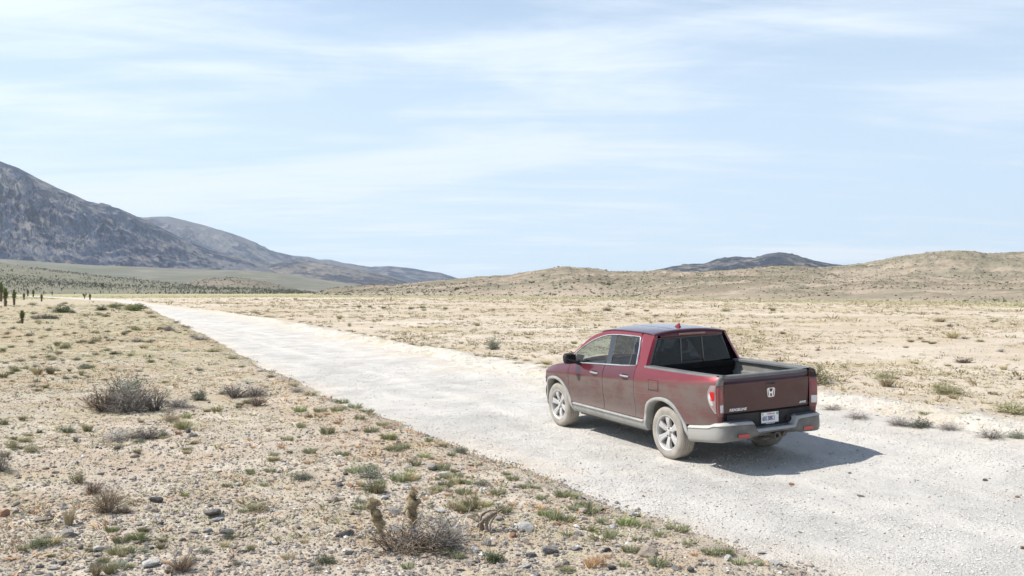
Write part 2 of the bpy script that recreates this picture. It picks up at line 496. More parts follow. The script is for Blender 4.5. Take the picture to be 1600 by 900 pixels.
def hill_range(name, label, crest, Y0, Y1, mat, amp=.2, freq=1.0, pw=1.3, nx=520, ny=110, seed=1, base=None, back=.35, skew=0.0, crestn=0.6, pxlo=None, pxhi=None, gul=0.0, strata=False):
    """a ridge with real depth: its foot stands Y0 metres away, its crest Y1"""
    xs = [c[0] for c in crest]; ys = [c[1] for c in crest]
    lo = xs[0] if pxlo is None else pxlo; hi = xs[-1] if pxhi is None else pxhi
    P = np.linspace(lo, hi, nx)
    U = np.concatenate([np.linspace(0, 1, ny), 1 + np.linspace(0.03, 1, 24)])
    yc = np.interp(P, xs, ys)
    yc = yc + crestn * (fbm(P * .06, P * 0 + seed, 5, seed + 50) - .0)
    y0 = np.interp(P, *Y0) if isinstance(Y0, tuple) else np.full(nx, float(Y0))
    zc = CAM_H + (453.5 - yc) / CAM_F * Y1
    zc = np.maximum(zc, -1.0)
    PP, UU = np.meshgrid(P, U)
    YY = y0[None, :] + (Y1 - y0[None, :]) * UU
    XX = (PP - 800) / CAM_F * YY
    prof = np.where(UU <= 1, np.clip(UU, 0, 1) ** pw, 1 - np.clip((UU - 1) / back, 0, 1) ** 1.5 * .8)
    k = freq / Y1 * 6
    gx = XX * k + skew * YY * k
    r1 = fbm(gx, YY * k * .55, 6, seed, .52, True)
    r2 = fbm(gx * 3.1 + 5, YY * k * 1.9, 5, seed + 9, .55, True)
    if strata:
        # rock ribs that run down the slope with the crest line
        wq = .35 * fbm(XX * k * .8, YY * k * .8, 4, seed + 3)
        s1 = fbm(XX * k * .55 + wq, UU * 5.5 + XX * k * .9 + wq * 2, 6, seed + 20, .58, True)
        s2 = fbm(XX * k * 2.1 + wq, UU * 15 + XX * k * 2.5, 6, seed + 30, .62, True)
        r1 = r1 * .35 + s1 * .65; r2 = r2 * .35 + s2 * .65
    env = np.clip(UU, 0, 1) ** .7 * (1 - np.clip(UU, 0, 1) ** 5) * 1.0
    env2 = np.where(UU > 1, .4, env)
    H = zc[None, :] + 1
    gl = gul * np.cos((gx * 2.2 + 1.2 * r1) * 2 * PI) * .5
    ZZ = -1.0 + H * (prof + amp * env2 * (r1 - .25 + .45 * r2 + gl))
    rel = (r1 * .6 + r2 * .4)
    # nothing in front may stand above the crest line's own sight line
    cap = CAM_H + (zc[None, :] - CAM_H) * YY / Y1
    ZZ = np.where(UU < 1, np.minimum(ZZ, cap + .02 * H * (UU - 1)), ZZ)
    ZZ = np.where(YY < 0, 0, ZZ)
    m_, n_ = PP.shape
    i = np.arange(m_ - 1)[:, None]; j = np.arange(n_ - 1)[None, :]
    F = np.stack([i * n_ + j, i * n_ + j + 1, (i + 1) * n_ + j + 1, (i + 1) * n_ + j], -1).reshape(-1, 4)
    me = np_mesh(name, np.stack([XX.ravel(), YY.ravel(), ZZ.ravel()], 1), F, True, {'up': np.clip(UU, 0, 1).ravel(), 'relief': rel.ravel()})
    o = tag(link(name, me, None, mat), label, kind='structure')
    return XX, YY, ZZ, UU


M_dark = rock_material('dark_rock', (.022, .036, .070), (.135, .140, .155), (.235, .21, .19), .0085, band=.34, strong=.75, tilt=-27, stretch=3.2)
M_far = rock_material('far_rock', (.042, .056, .09), (.15, .152, .165), (.23, .21, .20), .0055, band=.30, strong=.75, tilt=-24, stretch=2.6)
M_foot = rock_material('foothill_rock', (.05, .056, .068), (.17, .155, .14), (.26, .23, .19), .009, band=.3, strong=.75, tilt=-20, stretch=2)
M_hill = rock_material('scrub_hill', (.215, .18, .125), (.36, .29, .215), (.43, .345, .265), .022, dots=(.20, .19, .13), dotscale=.30, band=.12, strong=.5)
M_hill2 = rock_material('scrub_hill_far', (.205, .18, .125), (.345, .285, .21), (.41, .335, .255), .016, dots=(.20, .19, .13), dotscale=.22, band=.12, strong=.5)
M_fan = rock_material('fan_soil', (.165, .160, .122), (.225, .212, .165), (.28, .25, .20), .006, dots=(.15, .16, .10), dotscale=.06, band=.05)
M_baj = rock_material('bajada_soil', (.19, .172, .118), (.255, .232, .165), (.24, .215, .155), .012, dots=(.14, .155, .085), dotscale=.16, band=.03)
M_knoll = rock_material('knoll_soil', (.17, .15, .11), (.25, .205, .15), (.25, .215, .16), .015, dots=(.15, .15, .09), dotscale=.15, band=.1)

hill_range('far_mountain_range', 'hazy blue grey mountain range descending behind the dark slope',
           [(150, 330), (190, 334), (224, 339.5), (248, 338), (263, 338), (289, 344), (318, 351), (346, 360), (375, 369), (400, 379), (406, 383), (423, 391), (457, 399), (482, 401), (499, 405), (516, 405), (533, 409.5), (547, 411.5), (564, 414.6), (578, 416.6), (609, 415.5), (631, 417.4), (648, 419.4), (668, 423.6), (687, 425.5), (704, 430.6), (716, 435), (726, 437.5), (745, 436), (762, 432.5), (772, 430.6), (784, 431.5), (800, 436), (840, 450)],
           4100, 5200, M_far, .22, 3.0, 1.05, 900, 160, 3, skew=.5, strata=True)
hill_range('foothill_range', 'brown grey rocky foothills under the hazy range',
           [(270, 400), (300, 396), (330, 396), (350, 398), (366, 399), (385, 406), (402, 411), (420, 412), (440, 410), (465, 408), (492, 411), (520, 414), (550, 420), (580, 424), (610, 431), (640, 440), (662, 448)],
           2500, 3300, M_foot, .26, 4.0, 1.0, 600, 120, 8, skew=.4, strata=True)
XA = hill_range('dark_mountain', 'steep dark rocky mountain slope filling the left edge',
           [(-260, 170), (-150, 200), (0, 251.7), (29, 262), (58, 277.7), (87, 292), (115, 303.6), (136, 313.7), (159, 319), (185, 325), (214, 338), (231, 345.5), (260, 360), (289, 374), (329, 391), (360, 401), (390, 410), (420, 420), (450, 434), (475, 446)],
           1750, 2900, M_dark, .24, 3.4, 1.08, 1150, 260, 5, skew=.75, gul=.0, strata=True)
hill_range('dark_far_peak', 'dark grey rocky peak behind the low tan hills',
           [(960, 440), (1000, 425), (1025, 421), (1037, 419), (1050, 415.5), (1065, 413.5), (1080, 412), (1100, 411.5), (1110, 408), (1120, 404), (1134, 402.5), (1150, 400), (1165, 401.5), (1180, 402.5), (1190, 399), (1200, 396), (1217, 393.5), (1228, 395), (1240, 397.5), (1255, 402), (1270, 406), (1285, 409), (1300, 412), (1325, 414), (1345, 420), (1400, 440)],
           2300, 2900, rock_material('peak_rock', (.022, .028, .04), (.085, .085, .09), (.24, .21, .18), .008, band=.28, strong=.8), .26, 4.0, 1.0, 560, 120, 12, strata=True)
hill_range('alluvial_fan', 'grey green alluvial fan at the foot of the mountains',
           [(-700, 385), (-300, 393), (0, 404), (144, 414), (230, 417), (289, 420), (340, 421), (400, 423), (440, 427), (480, 433), (547, 443), (590, 448), (640, 452)],
           1350, 1950, M_fan, .03, 2, 1.0, 400, 60, 21, crestn=.2)
XK = hill_range('tan_knoll', 'low tan knoll dotted with scrub in front of the fan',
           [(270, 452), (285, 444), (300, 438.5), (315, 435.5), (330, 434), (355, 432.7), (380, 434), (400, 437), (430, 443), (460, 451), (485, 458), (500, 461)],
           900, 1150, M_knoll, .12, 3, .75, 200, 60, 31, crestn=.4)
XR = hill_range('right_hill_back', 'rounded tan scrub hill rising at the right edge',
           [(1180, 440), (1230, 425), (1280, 417), (1325, 414), (1345, 411.5), (1365, 408), (1400, 401), (1440, 395.3), (1465, 392), (1490, 390.5), (1508, 391), (1525, 392.3), (1545, 395), (1560, 394.7), (1600, 392.5), (1700, 396), (1850, 388), (2100, 400), (2400, 420)],
           320, 620, M_hill2, .20, 3.8, .85, 620, 120, 41, crestn=.9)
XM = hill_range('middle_hill', 'broad low tan scrub hills behind the flat',
           [(470, 463), (488, 459.5), (513, 450.5), (530, 448.5), (547, 447.5), (583, 445), (617, 444), (654, 441), (687, 438), (721, 435), (749, 432), (772, 430), (800, 428.7), (825, 424), (850, 420), (868, 417.5), (885, 416.2), (905, 417), (920, 418), (937, 420), (955, 423.5), (980, 424.2), (1000, 424), (1020, 422.6), (1040, 422), (1085, 424), (1120, 422.5), (1150, 421), (1190, 417), (1230, 414.5), (1260, 415.5), (1300, 421), (1340, 432), (1380, 446)],
           ([470, 600, 800, 1000, 1200, 1400], [430, 400, 350, 280, 240, 220]), 640, M_hill, .22, 3.8, .8, 760, 130, 51, crestn=1.0)
XF = hill_range('right_hill_front', 'nearer low ridge of pale scrub ground at the right',
           [(920, 466), (960, 452), (1000, 441), (1050, 436), (1100, 433), (1150, 431.5), (1200, 431), (1250, 433), (1300, 434.5), (1350, 433), (1400, 431.5), (1450, 432), (1500, 433.5), (1560, 433), (1600, 431), (1700, 430), (1900, 425), (2300, 430)],
           ([920, 1000, 1200, 1400, 1600, 2300], [300, 260, 200, 165, 145, 130]), 380, M_hill, .18, 4.6, .75, 760, 120, 61, crestn=1.0)
XB = hill_range('joshua_slope', 'gentle grey green slope covered in Joshua trees',
           [(-700, 380), (-300, 396), (0, 410.5), (70, 419.5), (144, 429), (200, 435), (289, 443.5), (400, 447.5), (440, 451), (480, 455.5), (520, 460.5), (560, 463)],
           ([-700, 0, 250, 560], [480, 520, 560, 620]), 1150, M_baj, .03, 2, 1.05, 400, 60, 71, crestn=.25)

# ---------------------------------------------------------------- haze: one closed box of even, thin air
def box_mesh(name, lo, hi):
    x0, y0, z0 = lo; x1, y1, z1 = hi
    V = [(x0, y0, z0), (x1, y0, z0), (x1, y1, z0), (x0, y1, z0), (x0, y0, z1), (x1, y0, z1), (x1, y1, z1), (x0, y1, z1)]
    F = [(3, 2, 1, 0), (4, 5, 6, 7), (0, 1, 5, 4), (1, 2, 6, 5), (2, 3, 7, 6), (3, 0, 4, 7)]
    return np_mesh(name, V, np.array(F))


hm = bpy.data.materials.new('haze_air'); hm.use_nodes = True
ht = NT(hm.node_tree)
pvn = ht.n('ShaderNodeVolumePrincipled')
pvn.inputs['Color'].default_value = (.74, .86, 1, 1)
pvn.inputs['Density'].default_value = 9e-5
pvn.inputs['Anisotropy'].default_value = 0.2
ho = ht.n('ShaderNodeOutputMaterial')
ht.t.links.new(pvn.outputs[0], ho.inputs['Volume'])
tag(link('haze', box_mesh('haze', (-9500, -9500, -3), (9500, 9500, 1500)), None, hm), 'thin pale blue haze over the valley', kind='stuff')


# ================================================================ the pickup
# local frame: x forward from the rear axle, y left, z up
DUST = (.150, .112, .098)


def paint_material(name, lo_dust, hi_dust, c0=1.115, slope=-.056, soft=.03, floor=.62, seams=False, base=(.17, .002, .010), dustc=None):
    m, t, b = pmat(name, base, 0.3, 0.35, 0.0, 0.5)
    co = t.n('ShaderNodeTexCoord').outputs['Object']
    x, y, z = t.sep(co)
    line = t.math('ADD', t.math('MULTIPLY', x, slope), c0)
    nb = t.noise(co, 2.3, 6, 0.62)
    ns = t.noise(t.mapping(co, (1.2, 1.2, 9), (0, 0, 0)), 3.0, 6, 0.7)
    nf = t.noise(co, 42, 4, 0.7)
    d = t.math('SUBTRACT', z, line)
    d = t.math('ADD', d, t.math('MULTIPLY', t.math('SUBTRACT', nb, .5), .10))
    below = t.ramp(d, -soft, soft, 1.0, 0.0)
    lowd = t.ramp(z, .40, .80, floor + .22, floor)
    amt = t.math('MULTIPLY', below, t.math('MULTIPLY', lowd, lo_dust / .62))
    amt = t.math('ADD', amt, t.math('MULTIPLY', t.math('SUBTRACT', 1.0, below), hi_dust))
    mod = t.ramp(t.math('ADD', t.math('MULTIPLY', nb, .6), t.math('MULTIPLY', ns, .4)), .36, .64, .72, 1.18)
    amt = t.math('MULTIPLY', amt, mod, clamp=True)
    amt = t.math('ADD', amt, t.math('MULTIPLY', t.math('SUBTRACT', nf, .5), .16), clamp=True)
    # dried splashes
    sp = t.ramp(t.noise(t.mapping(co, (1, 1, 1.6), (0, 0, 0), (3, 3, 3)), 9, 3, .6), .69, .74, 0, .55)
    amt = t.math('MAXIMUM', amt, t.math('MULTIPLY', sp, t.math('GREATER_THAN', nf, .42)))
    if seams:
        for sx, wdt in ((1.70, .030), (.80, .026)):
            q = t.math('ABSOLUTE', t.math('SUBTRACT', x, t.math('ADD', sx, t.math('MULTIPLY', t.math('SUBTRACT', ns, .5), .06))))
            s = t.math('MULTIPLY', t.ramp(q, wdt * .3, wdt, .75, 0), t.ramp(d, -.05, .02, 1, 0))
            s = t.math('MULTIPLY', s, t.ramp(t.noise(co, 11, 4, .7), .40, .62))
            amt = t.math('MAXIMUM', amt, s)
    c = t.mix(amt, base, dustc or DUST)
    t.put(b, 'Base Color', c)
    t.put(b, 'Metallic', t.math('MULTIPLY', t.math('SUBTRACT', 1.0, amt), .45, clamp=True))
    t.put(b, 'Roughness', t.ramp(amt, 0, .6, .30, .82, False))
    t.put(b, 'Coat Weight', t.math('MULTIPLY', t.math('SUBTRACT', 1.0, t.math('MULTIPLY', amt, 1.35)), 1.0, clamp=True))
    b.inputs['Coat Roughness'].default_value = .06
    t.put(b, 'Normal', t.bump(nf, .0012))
    return m


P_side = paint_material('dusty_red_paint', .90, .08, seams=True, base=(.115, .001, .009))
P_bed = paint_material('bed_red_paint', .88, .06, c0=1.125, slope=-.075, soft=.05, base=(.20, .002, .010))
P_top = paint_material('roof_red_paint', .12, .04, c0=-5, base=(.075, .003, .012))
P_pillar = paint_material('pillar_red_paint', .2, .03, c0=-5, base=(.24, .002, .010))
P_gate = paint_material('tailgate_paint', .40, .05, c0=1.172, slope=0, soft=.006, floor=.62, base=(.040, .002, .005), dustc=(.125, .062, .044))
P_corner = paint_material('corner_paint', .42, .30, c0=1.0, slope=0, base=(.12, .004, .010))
clad = varied('grey_cladding', (.075, .08, .085), (.10, .10, .10), 4, .75, .0015, 60, dust=(.42, .41, .38), dustf=.74)
clad2 = varied('bumper_plastic', (.030, .033, .037), (.045, .048, .052), 4, .5, .0015, 60, dust=(.30, .295, .28), dustf=.13)
_t = NT(clad2.node_tree, False)
_b = [n for n in _t.t.nodes if n.type == 'BSDF_PRINCIPLED'][0]
_co = _t.n('ShaderNodeTexCoord').outputs['Object']
_x = _t.sep(_co)[0]
_prev = _b.inputs['Base Color'].links[0].from_socket
_f = _t.ramp(_t.math('ADD', _x, _t.math('MULTIPLY', _t.noise(_co, 5, 5, .6), .16)), -1.20, -.96, 0, .84)    # spray off the rear wheels cakes the bumper's flanks
_nz = _t.sep(_t.n('ShaderNodeTexCoord').outputs['Normal'])[2]
_led = _t.math('MULTIPLY', _t.ramp(_nz, .30, .55), _t.ramp(_nz, .80, .97, 1, 0))      # dust plus the bevel's bright highlight, painted on the sloping ledge
_c1 = _t.mix(_f, _prev, (.41, .395, .36))
_t.put(_b, 'Base Color', _t.mix(_t.math('MULTIPLY', _led, .75), _c1, (.52, .50, .46)))
black = varied('black_plastic', (.014, .014, .016), (.03, .03, .032), 5, .55, .001, 80, dust=(.3, .28, .25), dustf=.05, spec=.15)
bedliner_shaded = varied('shaded_bed_liner', (.006, .0065, .007), (.012, .012, .013), 5, .7, .0015, 70, dust=(.42, .39, .34), dustf=.01, spec=.08)  # same liner, the front wall's shade put into a near-black colour
bedside_sunlit = varied('sunlit_dusty_bed_liner', (.012, .013, .014), (.022, .022, .023), 5, .6, .0015, 70, dust=(.50, .48, .43), dustf=.40)  # dust plus the sunlit wall's brightness, both put into the colour
bedfloor_shaded = varied('shaded_bed_floor_liner', (.012, .012, .012), (.02, .02, .02), 5, .7, .0015, 70, dust=(.42, .39, .34), dustf=.05, spec=.08)  # same liner again, the floor's shade put into the dark colour
capmat = varied('rail_cap_plastic', (.04, .045, .048), (.06, .065, .068), 4, .42, .001, 60, dust=(.42, .41, .38), dustf=.28)
under = varied('underbody', (.02, .02, .02), (.045, .042, .04), 5, .9, .004, 30, dust=(.30, .27, .23), dustf=.35)
liner = varied('wheel_well_liner', (.03, .03, .03), (.06, .06, .055), 5, .9, .006, 18, dust=(.42, .38, .32), dustf=.45)
chrome, _, _ = pmat('chrome', (.80, .80, .80), .22, .9)
glossblack, _, _ = pmat('gloss_black', (.008, .008, .009), .12, 0, 1)
rimmat = varied('alloy', (.50, .50, .49), (.58, .57, .55), 8, .40, .0006, 40, metal=.25, dust=(.60, .565, .52), dustf=.40)
rimdark = varied('brown_hub_metal', (.03, .028, .027), (.06, .045, .038), 8, .7, .001, 40, dust=(.30, .25, .21), dustf=.25)  # dark brown metal of the brake disc and lug nuts
tyremat = varied('dusty_tyre', (.055, .053, .05), (.08, .075, .07), 10, .95, .002, 60, dust=(.45, .41, .355), dustf=.72)
treadmat = varied('tyre_tread', (.05, .048, .045), (.08, .075, .07), 10, .95, .003, 50, dust=(.47, .43, .37), dustf=.70)
redlens, _, _ = pmat('red_lens', (.42, .012, .016), .18, 0, .8)
redlens_d = varied('dusty_red_lens', (.20, .008, .012), (.14, .012, .016), 6, .35, .0006, 60, dust=(.36, .24, .21), dustf=.22, spec=.6)
clearlens = varied('clear_lens', (.55, .54, .53), (.68, .67, .66), 8, .25, .0006, 60, spec=.8)
smoked = varied('dusty_side_lens', (.20, .05, .05), (.16, .06, .06), 6, .4, .0006, 60, dust=(.43, .36, .34), dustf=.62, spec=.6)
white, _, _ = pmat('white_letters', (.88, .88, .86), .4)
seatmat = varied('seat_cloth', (.035, .034, .034), (.06, .058, .056), 20, .9, .002, 120)
dashmat = varied('dash_plastic', (.03, .03, .032), (.05, .05, .052), 12, .7)


def glass_material(name, tint, rough=.02, dust=0.05):
    m = bpy.data.materials.new(name); m.use_nodes = True
    t = NT(m.node_tree)
    tr = t.n('ShaderNodeBsdfTransparent'); tr.inputs[0].default_value = (*tint, 1)
    gl = t.n('ShaderNodeBsdfGlossy'); gl.inputs['Roughness'].default_value = rough
    geo = t.n('ShaderNodeNewGeometry')
    fr = t.n('ShaderNodeFresnel')
    t.put(fr, 0, t.ramp(geo.outputs['Backfacing'], 0, 1, 1.5, 1 / 1.5, False))      # same mirror strength from either side of the pane
    mx = t.n('ShaderNodeMixShader')
    t.put(mx, 0, fr.outputs[0]); t.put(mx, 1, tr.outputs[0]); t.put(mx, 2, gl.outputs[0])
    df = t.n('ShaderNodeBsdfDiffuse'); df.inputs[0].default_value = (*DUST, 1)
    mx2 = t.n('ShaderNodeMixShader')
    co = t.n('ShaderNodeTexCoord').outputs['Object']
    t.put(mx2, 0, t.ramp(t.noise(co, 3, 6, .7), .3, .7, dust * .4, dust * 1.6)); t.put(mx2, 1, mx.outputs[0]); t.put(mx2, 2, df.outputs[0])
    o = t.n('ShaderNodeOutputMaterial'); t.t.links.new(mx2.outputs[0], o.inputs[0])
    return m


glass_front = glass_material('front_glass', (.72, .80, .76), dust=.06)
glass_dark = glass_material('privacy_glass', (.14, .155, .16), dust=.05)
glass_rear = glass_material('rear_glass', (.03, .042, .062), dust=.006)
glass_wind = glass_material('windshield_glass', (.78, .86, .82), dust=.03)

truck = bpy.data.objects.new('pickup_truck', None)
COL.objects.link(truck)
tag(truck, 'dusty dark red crew cab pickup truck parked on the gravel road, seen from behind', 'pickup truck')
fwd = Vector((FW[0], FW[1], .019)).normalized()
lft = Vector((-FW[1], FW[0], -.035)).normalized()
upv = fwd.cross(lft).normalized(); lft = upv.cross(fwd)
truck.matrix_world = Matrix(((fwd.x, lft.x, upv.x, TRK[0]), (fwd.y, lft.y, upv.y, TRK[1]), (fwd.z, lft.z, upv.z, .004), (0, 0, 0, 1)))


class MB:
    """collects shapes of one material into one mesh"""
    def __init__(s):
        s.V = []; s.F = []

    def add(s, V, F):
        k = len(s.V)
        s.V += [tuple(v) for v in V]
        s.F += [tuple(i + k for i in f) for f in F]
        return s

    def grid(s, fn, nu, nv, flip=False, closeu=False):
        V = [fn(i / (nu - 1 if not closeu else nu), j / (nv - 1)) for i in range(nu) for j in range(nv)]
        F = []
        for i in range(nu if closeu else nu - 1):
            for j in range(nv - 1):
                i2 = (i + 1) % nu
                q = (i * nv + j, i2 * nv + j, i2 * nv + j + 1, i * nv + j + 1)
                F.append(q[::-1] if flip else q)
        return s.add(V, F)

    def box(s, lo, hi, bev=0.0):
        x0, y0, z0 = lo; x1, y1, z1 = hi
        if bev <= 0:
            V = [(x0, y0, z0), (x1, y0, z0), (x1, y1, z0), (x0, y1, z0), (x0, y0, z1), (x1, y0, z1), (x1, y1, z1), (x0, y1, z1)]
            return s.add(V, [(3, 2, 1, 0), (4, 5, 6, 7), (0, 1, 5, 4), (1, 2, 6, 5), (2, 3, 7, 6), (3, 0, 4, 7)])
        b = min(bev, (x1 - x0) / 2.01, (y1 - y0) / 2.01, (z1 - z0) / 2.01)
        rings = []
        for z, ins in ((z0, b), (z0 + b * .3, b * .3), (z0 + b, 0), (z1 - b, 0), (z1 - b * .3, b * .3), (z1, b)):
            a0, a1, c0, c1 = x0 + ins, x1 - ins, y0 + ins, y1 - ins
            k = b * .7
            rings.append([(a0 + k, c0, z), (a1 - k, c0, z), (a1, c0 + k, z), (a1, c1 - k, z), (a1 - k, c1, z), (a0 + k, c1, z), (a0, c1 - k, z), (a0, c0 + k, z)])
        V = [v for r in rings for v in r]
        F = [(r * 8 + i, r * 8 + (i + 1) % 8, (r + 1) * 8 + (i + 1) % 8, (r + 1) * 8 + i) for r in range(5) for i in range(8)]
        F += [tuple(range(7, -1, -1)), tuple(range(40, 48))]
        return s.add(V, F)

    def tube(s, pts, r, n=8, caps=True, flat=1.0):
        pts = [Vector(p) for p in pts]
        rs = r if isinstance(r, (list, tuple)) else [r] * len(pts)
        V = []
        prev = None
        for i, p in enumerate(pts):
            d = (pts[min(i + 1, len(pts) - 1)] - pts[max(i - 1, 0)])
            d = d.normalized() if d.length > 1e-9 else Vector((0, 0, 1))
            if prev is None:
                prev = d.orthogonal().normalized()
            a = (prev - d * prev.dot(d))
            a = a.normalized() if a.length > 1e-6 else d.orthogonal().normalized()
            prev = a
            b = d.cross(a)
            for k in range(n):
                t = 2 * PI * k / n
                V.append(p + a * math.cos(t) * rs[i] + b * math.sin(t) * rs[i] * flat)
        F = [(i * n + k, i * n + (k + 1) % n, (i + 1) * n + (k + 1) % n, (i + 1) * n + k) for i in range(len(pts) - 1) for k in range(n)]
        if caps:
            F += [tuple(range(n - 1, -1, -1)), tuple(range((len(pts) - 1) * n, len(pts) * n))]
        return s.add(V, F)

    def lathe(s, prof, n=48, cap=False):
        """profile of (radius, y) turned round the y axis"""
        m = len(prof)
        V = [(r * math.cos(2 * PI * i / n), y, r * math.sin(2 * PI * i / n)) for i in range(n) for r, y in prof]
        F = [(i * m + j, ((i + 1) % n) * m + j, ((i + 1) % n) * m + j + 1, i * m + j + 1) for i in range(n) for j in range(m - 1)]
        return s.add(V, F)

    def build(s, name, mat, parent=truck, smooth=None, bevel=0, recalc=False, thick=0.0):
        me = bpy.data.meshes.new(name)
        me.from_pydata(s.V, [], s.F)
        me.validate(); me.update()
        if smooth is not None:
            me.shade_smooth()
            me.set_sharp_from_angle(angle=math.radians(smooth))
        o = link(name, me, parent, mat)
        if thick:
            md = o.modifiers.new('shell', 'SOLIDIFY'); md.thickness = thick; md.offset = -1
        if bevel:
            md = o.modifiers.new('bevel', 'BEVEL'); md.width = bevel; md.segments = 2; md.limit_method = 'ANGLE'
        return o


XE = -1.035


def zc_(x): return interp(x, [-1.1, 0, 1.0, 1.9, 2.8, 3.65], [1.17, 1.115, 1.06, 1.02, .98, .92])
def zt_(x): return interp(x, [-1.1, .6, .86, 1.2, 1.66, 2.4, 2.8, 3.0, 3.2, 3.35, 3.5, 3.62, 3.75, 3.85, 3.95, 4.08], [1.275, 1.275, 1.265, 1.24, 1.215, 1.175, 1.14, 1.117, 1.09, 1.062, 1.028, .995, .95, .91, .86, .79])
def P_(x): return interp(x, [-1.10, -1.035, -1.0, -.96, -.9, -.8, -.6, -.3, .2, 2.9, 3.3, 3.5, 3.6, 3.68, 3.75, 3.8, 3.85, 3.9, 3.95, 3.98, 4.01, 4.04, 4.07], [.875, .902, .917, .930, .945, .962, .982, .994, 1, 1, .993, .98, .968, .95, .92, .89, .85, .79, .71, .63, .53, .40, .18])


ZL = [.28, .33, .38, .43, .47, .51, .55, .60, .68, .78, .88, .95]
YL = [.88, .918, .948, .966, .969, .962, .955, .957, .966, .980, .988, .990]


def Y_(x, z):
    c, tp = zc_(x), zt_(x)
    if z <= c:
        y = interp(z, ZL, YL)
    else:
        u = min(1.3, (z - c) / max(.02, tp - c))
        k = .028 + .037 * interp(x, [-1.1, 3.0, 3.6], [1, 1, .6])
        y = .990 - k * (u * .55 + u * u * .45)
    return y * P_(x)


def yG(z): return .925 - .50 * (z - 1.22) - .045 * max(0, z - 1.45) ** 1.0 * 0 if z > 1.22 else .925


def smooth_curve(pts, n=6):
    out = []
    m = len(pts)
    for i in range(m - 1):
        p0, p1, p2, p3 = pts[max(i - 1, 0)], pts[i], pts[i + 1], pts[min(i + 2, m - 1)]
        for k in range(n):
            t = k / n
            out.append(tuple(.5 * (2 * b + (c - a) * t + (2 * a - 5 * b + 4 * c - d) * t * t + (3 * b - a - 3 * c + d) * t ** 3) for a, b, c, d in zip(p0, p1, p2, p3)))
    out.append(pts[-1])
    return out


def resample(pts, n):
    P = np.array(pts, float)
    d = np.concatenate([[0], np.cumsum(np.linalg.norm(np.diff(P, axis=0), axis=1))])
    s = np.linspace(0, d[-1], n)
    return [tuple(np.interp(s, d, P[:, k]) for k in range(P.shape[1])) for s in s] if False else list(zip(*[np.interp(s, d, P[:, k]) for k in range(P.shape[1])]))


RO = [(.575, .335), (.57, .48), (.55, .62), (.49, .74), (.35, .83), (.16, .878), (-.02, .878), (-.17, .83), (-.28, .745), (-.37, .64), (-.45, .53), (-.52, .44), (-.585, .335)]
RI = [(.505, .335), (.505, .47), (.49, .61), (.41, .73), (.29, .795), (.15, .825), (.01, .82), (-.14, .775), (-.25, .70), (-.34, .60), (-.41, .50), (-.47, .42), (-.53, .335)]
FO = [(3.70, .36), (3.69, .52), (3.68, .68), (3.60, .79), (3.45, .853), (3.28, .872), (3.12, .85), (2.99, .79), (2.885, .70), (2.81, .60), (2.75, .51), (2.70, .43), (2.64, .335)]
FI = [(3.63, .36), (3.635, .52), (3.62, .66), (3.54, .765), (3.42, .805), (3.28, .82), (3.14, .80), (3.03, .745), (2.94, .665), (2.87, .575), (2.81, .49), (2.76, .42), (2.70, .335)]
cRO, cRI, cFO, cFI = [resample(smooth_curve(c, 8), 72) for c in (RO, RI, FO, FI)]


def col_patch(mb, cols, sgn, fy=Y_, off=0.0, nz=14, flange=.022, ends=(True, True), topf=True, botf=True):
    """cols: list of (x, zlo, zhi) - a body panel with edges folded inwards"""
    n = len(cols)
    V = []; F = []
    for x, z0, z1 in cols:
        for k in range(nz):
            z = z0 + (z1 - z0) * k / (nz - 1)
            V.append((x, sgn * (fy(x, z) + off), z))
    for i in range(n - 1):
        for k in range(nz - 1):
            F.append((i * nz + k, (i + 1) * nz + k, (i + 1) * nz + k + 1, i * nz + k + 1))
    ring = []
    if botf: ring.append([i * nz for i in range(n)])
    if topf: ring.append([i * nz + nz - 1 for i in range(n)])
    if ends[0]: ring.append([k for k in range(nz)])
    if ends[1]: ring.append([(n - 1) * nz + k for k in range(nz)])
    for r in ring:
        base = len(V)
        for v in r:
            x, y, z = V[v]
            V.append((x, y - sgn * flange, z))
        for k in range(len(r) - 1):
            F.append((r[k], r[k + 1], base + k + 1, base + k))
    if sgn < 0:
        F = [f[::-1] for f in F]
    mb.add(V, F)


def lin(a, b, n): return [a + (b - a) * i / (n - 1) for i in range(n)]


def arch_lo(curve, x):
    xs = [p[0] for p in curve][::-1]; zs = [p[1] for p in curve][::-1]
    return float(np.interp(x, xs, zs))


# window outline lines on the greenhouse, as (x, z)
TRIM_TOP = [(2.80, 1.185), (2.71, 1.30), (2.61, 1.38), (2.50, 1.45), (2.36, 1.53), (2.17, 1.60), (1.97, 1.65), (1.72, 1.675), (1.40, 1.685), (1.10, 1.685), (1.02, 1.682)]
EDGE_TOP = [(2.98, 1.165), (2.84, 1.26), (2.74, 1.335), (2.66, 1.40), (2.49, 1.545), (2.32, 1.635), (2.13, 1.69), (1.94, 1.722), (1.72, 1.735), (1.40, 1.738), (1.05, 1.735), (.80, 1.725), (.66, 1.715)]
eT = sorted(smooth_curve(TRIM_TOP, 5)); eE = sorted(smooth_curve(EDGE_TOP, 5))
def ztrim(x): return interp(x, [p[0] for p in eT], [p[1] for p in eT])
def zedge(x): return interp(x, [p[0] for p in eE], [p[1] for p in eE])
def yedge(x): return yG(zedge(x))
CR = [(.60, 1.275), (.63, 1.40), (.66, 1.56), (.675, 1.66), (.67, 1.722)]      # rear edge of the cab
CF = [(.835, 1.265), (.865, 1.38), (.90, 1.50), (.945, 1.60), (1.00, 1.672)]    # rear edge of the side windows
def xcr(z): return interp(z, [p[1] for p in CR], [p[0] for p in CR])
def xcf(z): return interp(z, [p[1] for p in CF], [p[0] for p in CF])


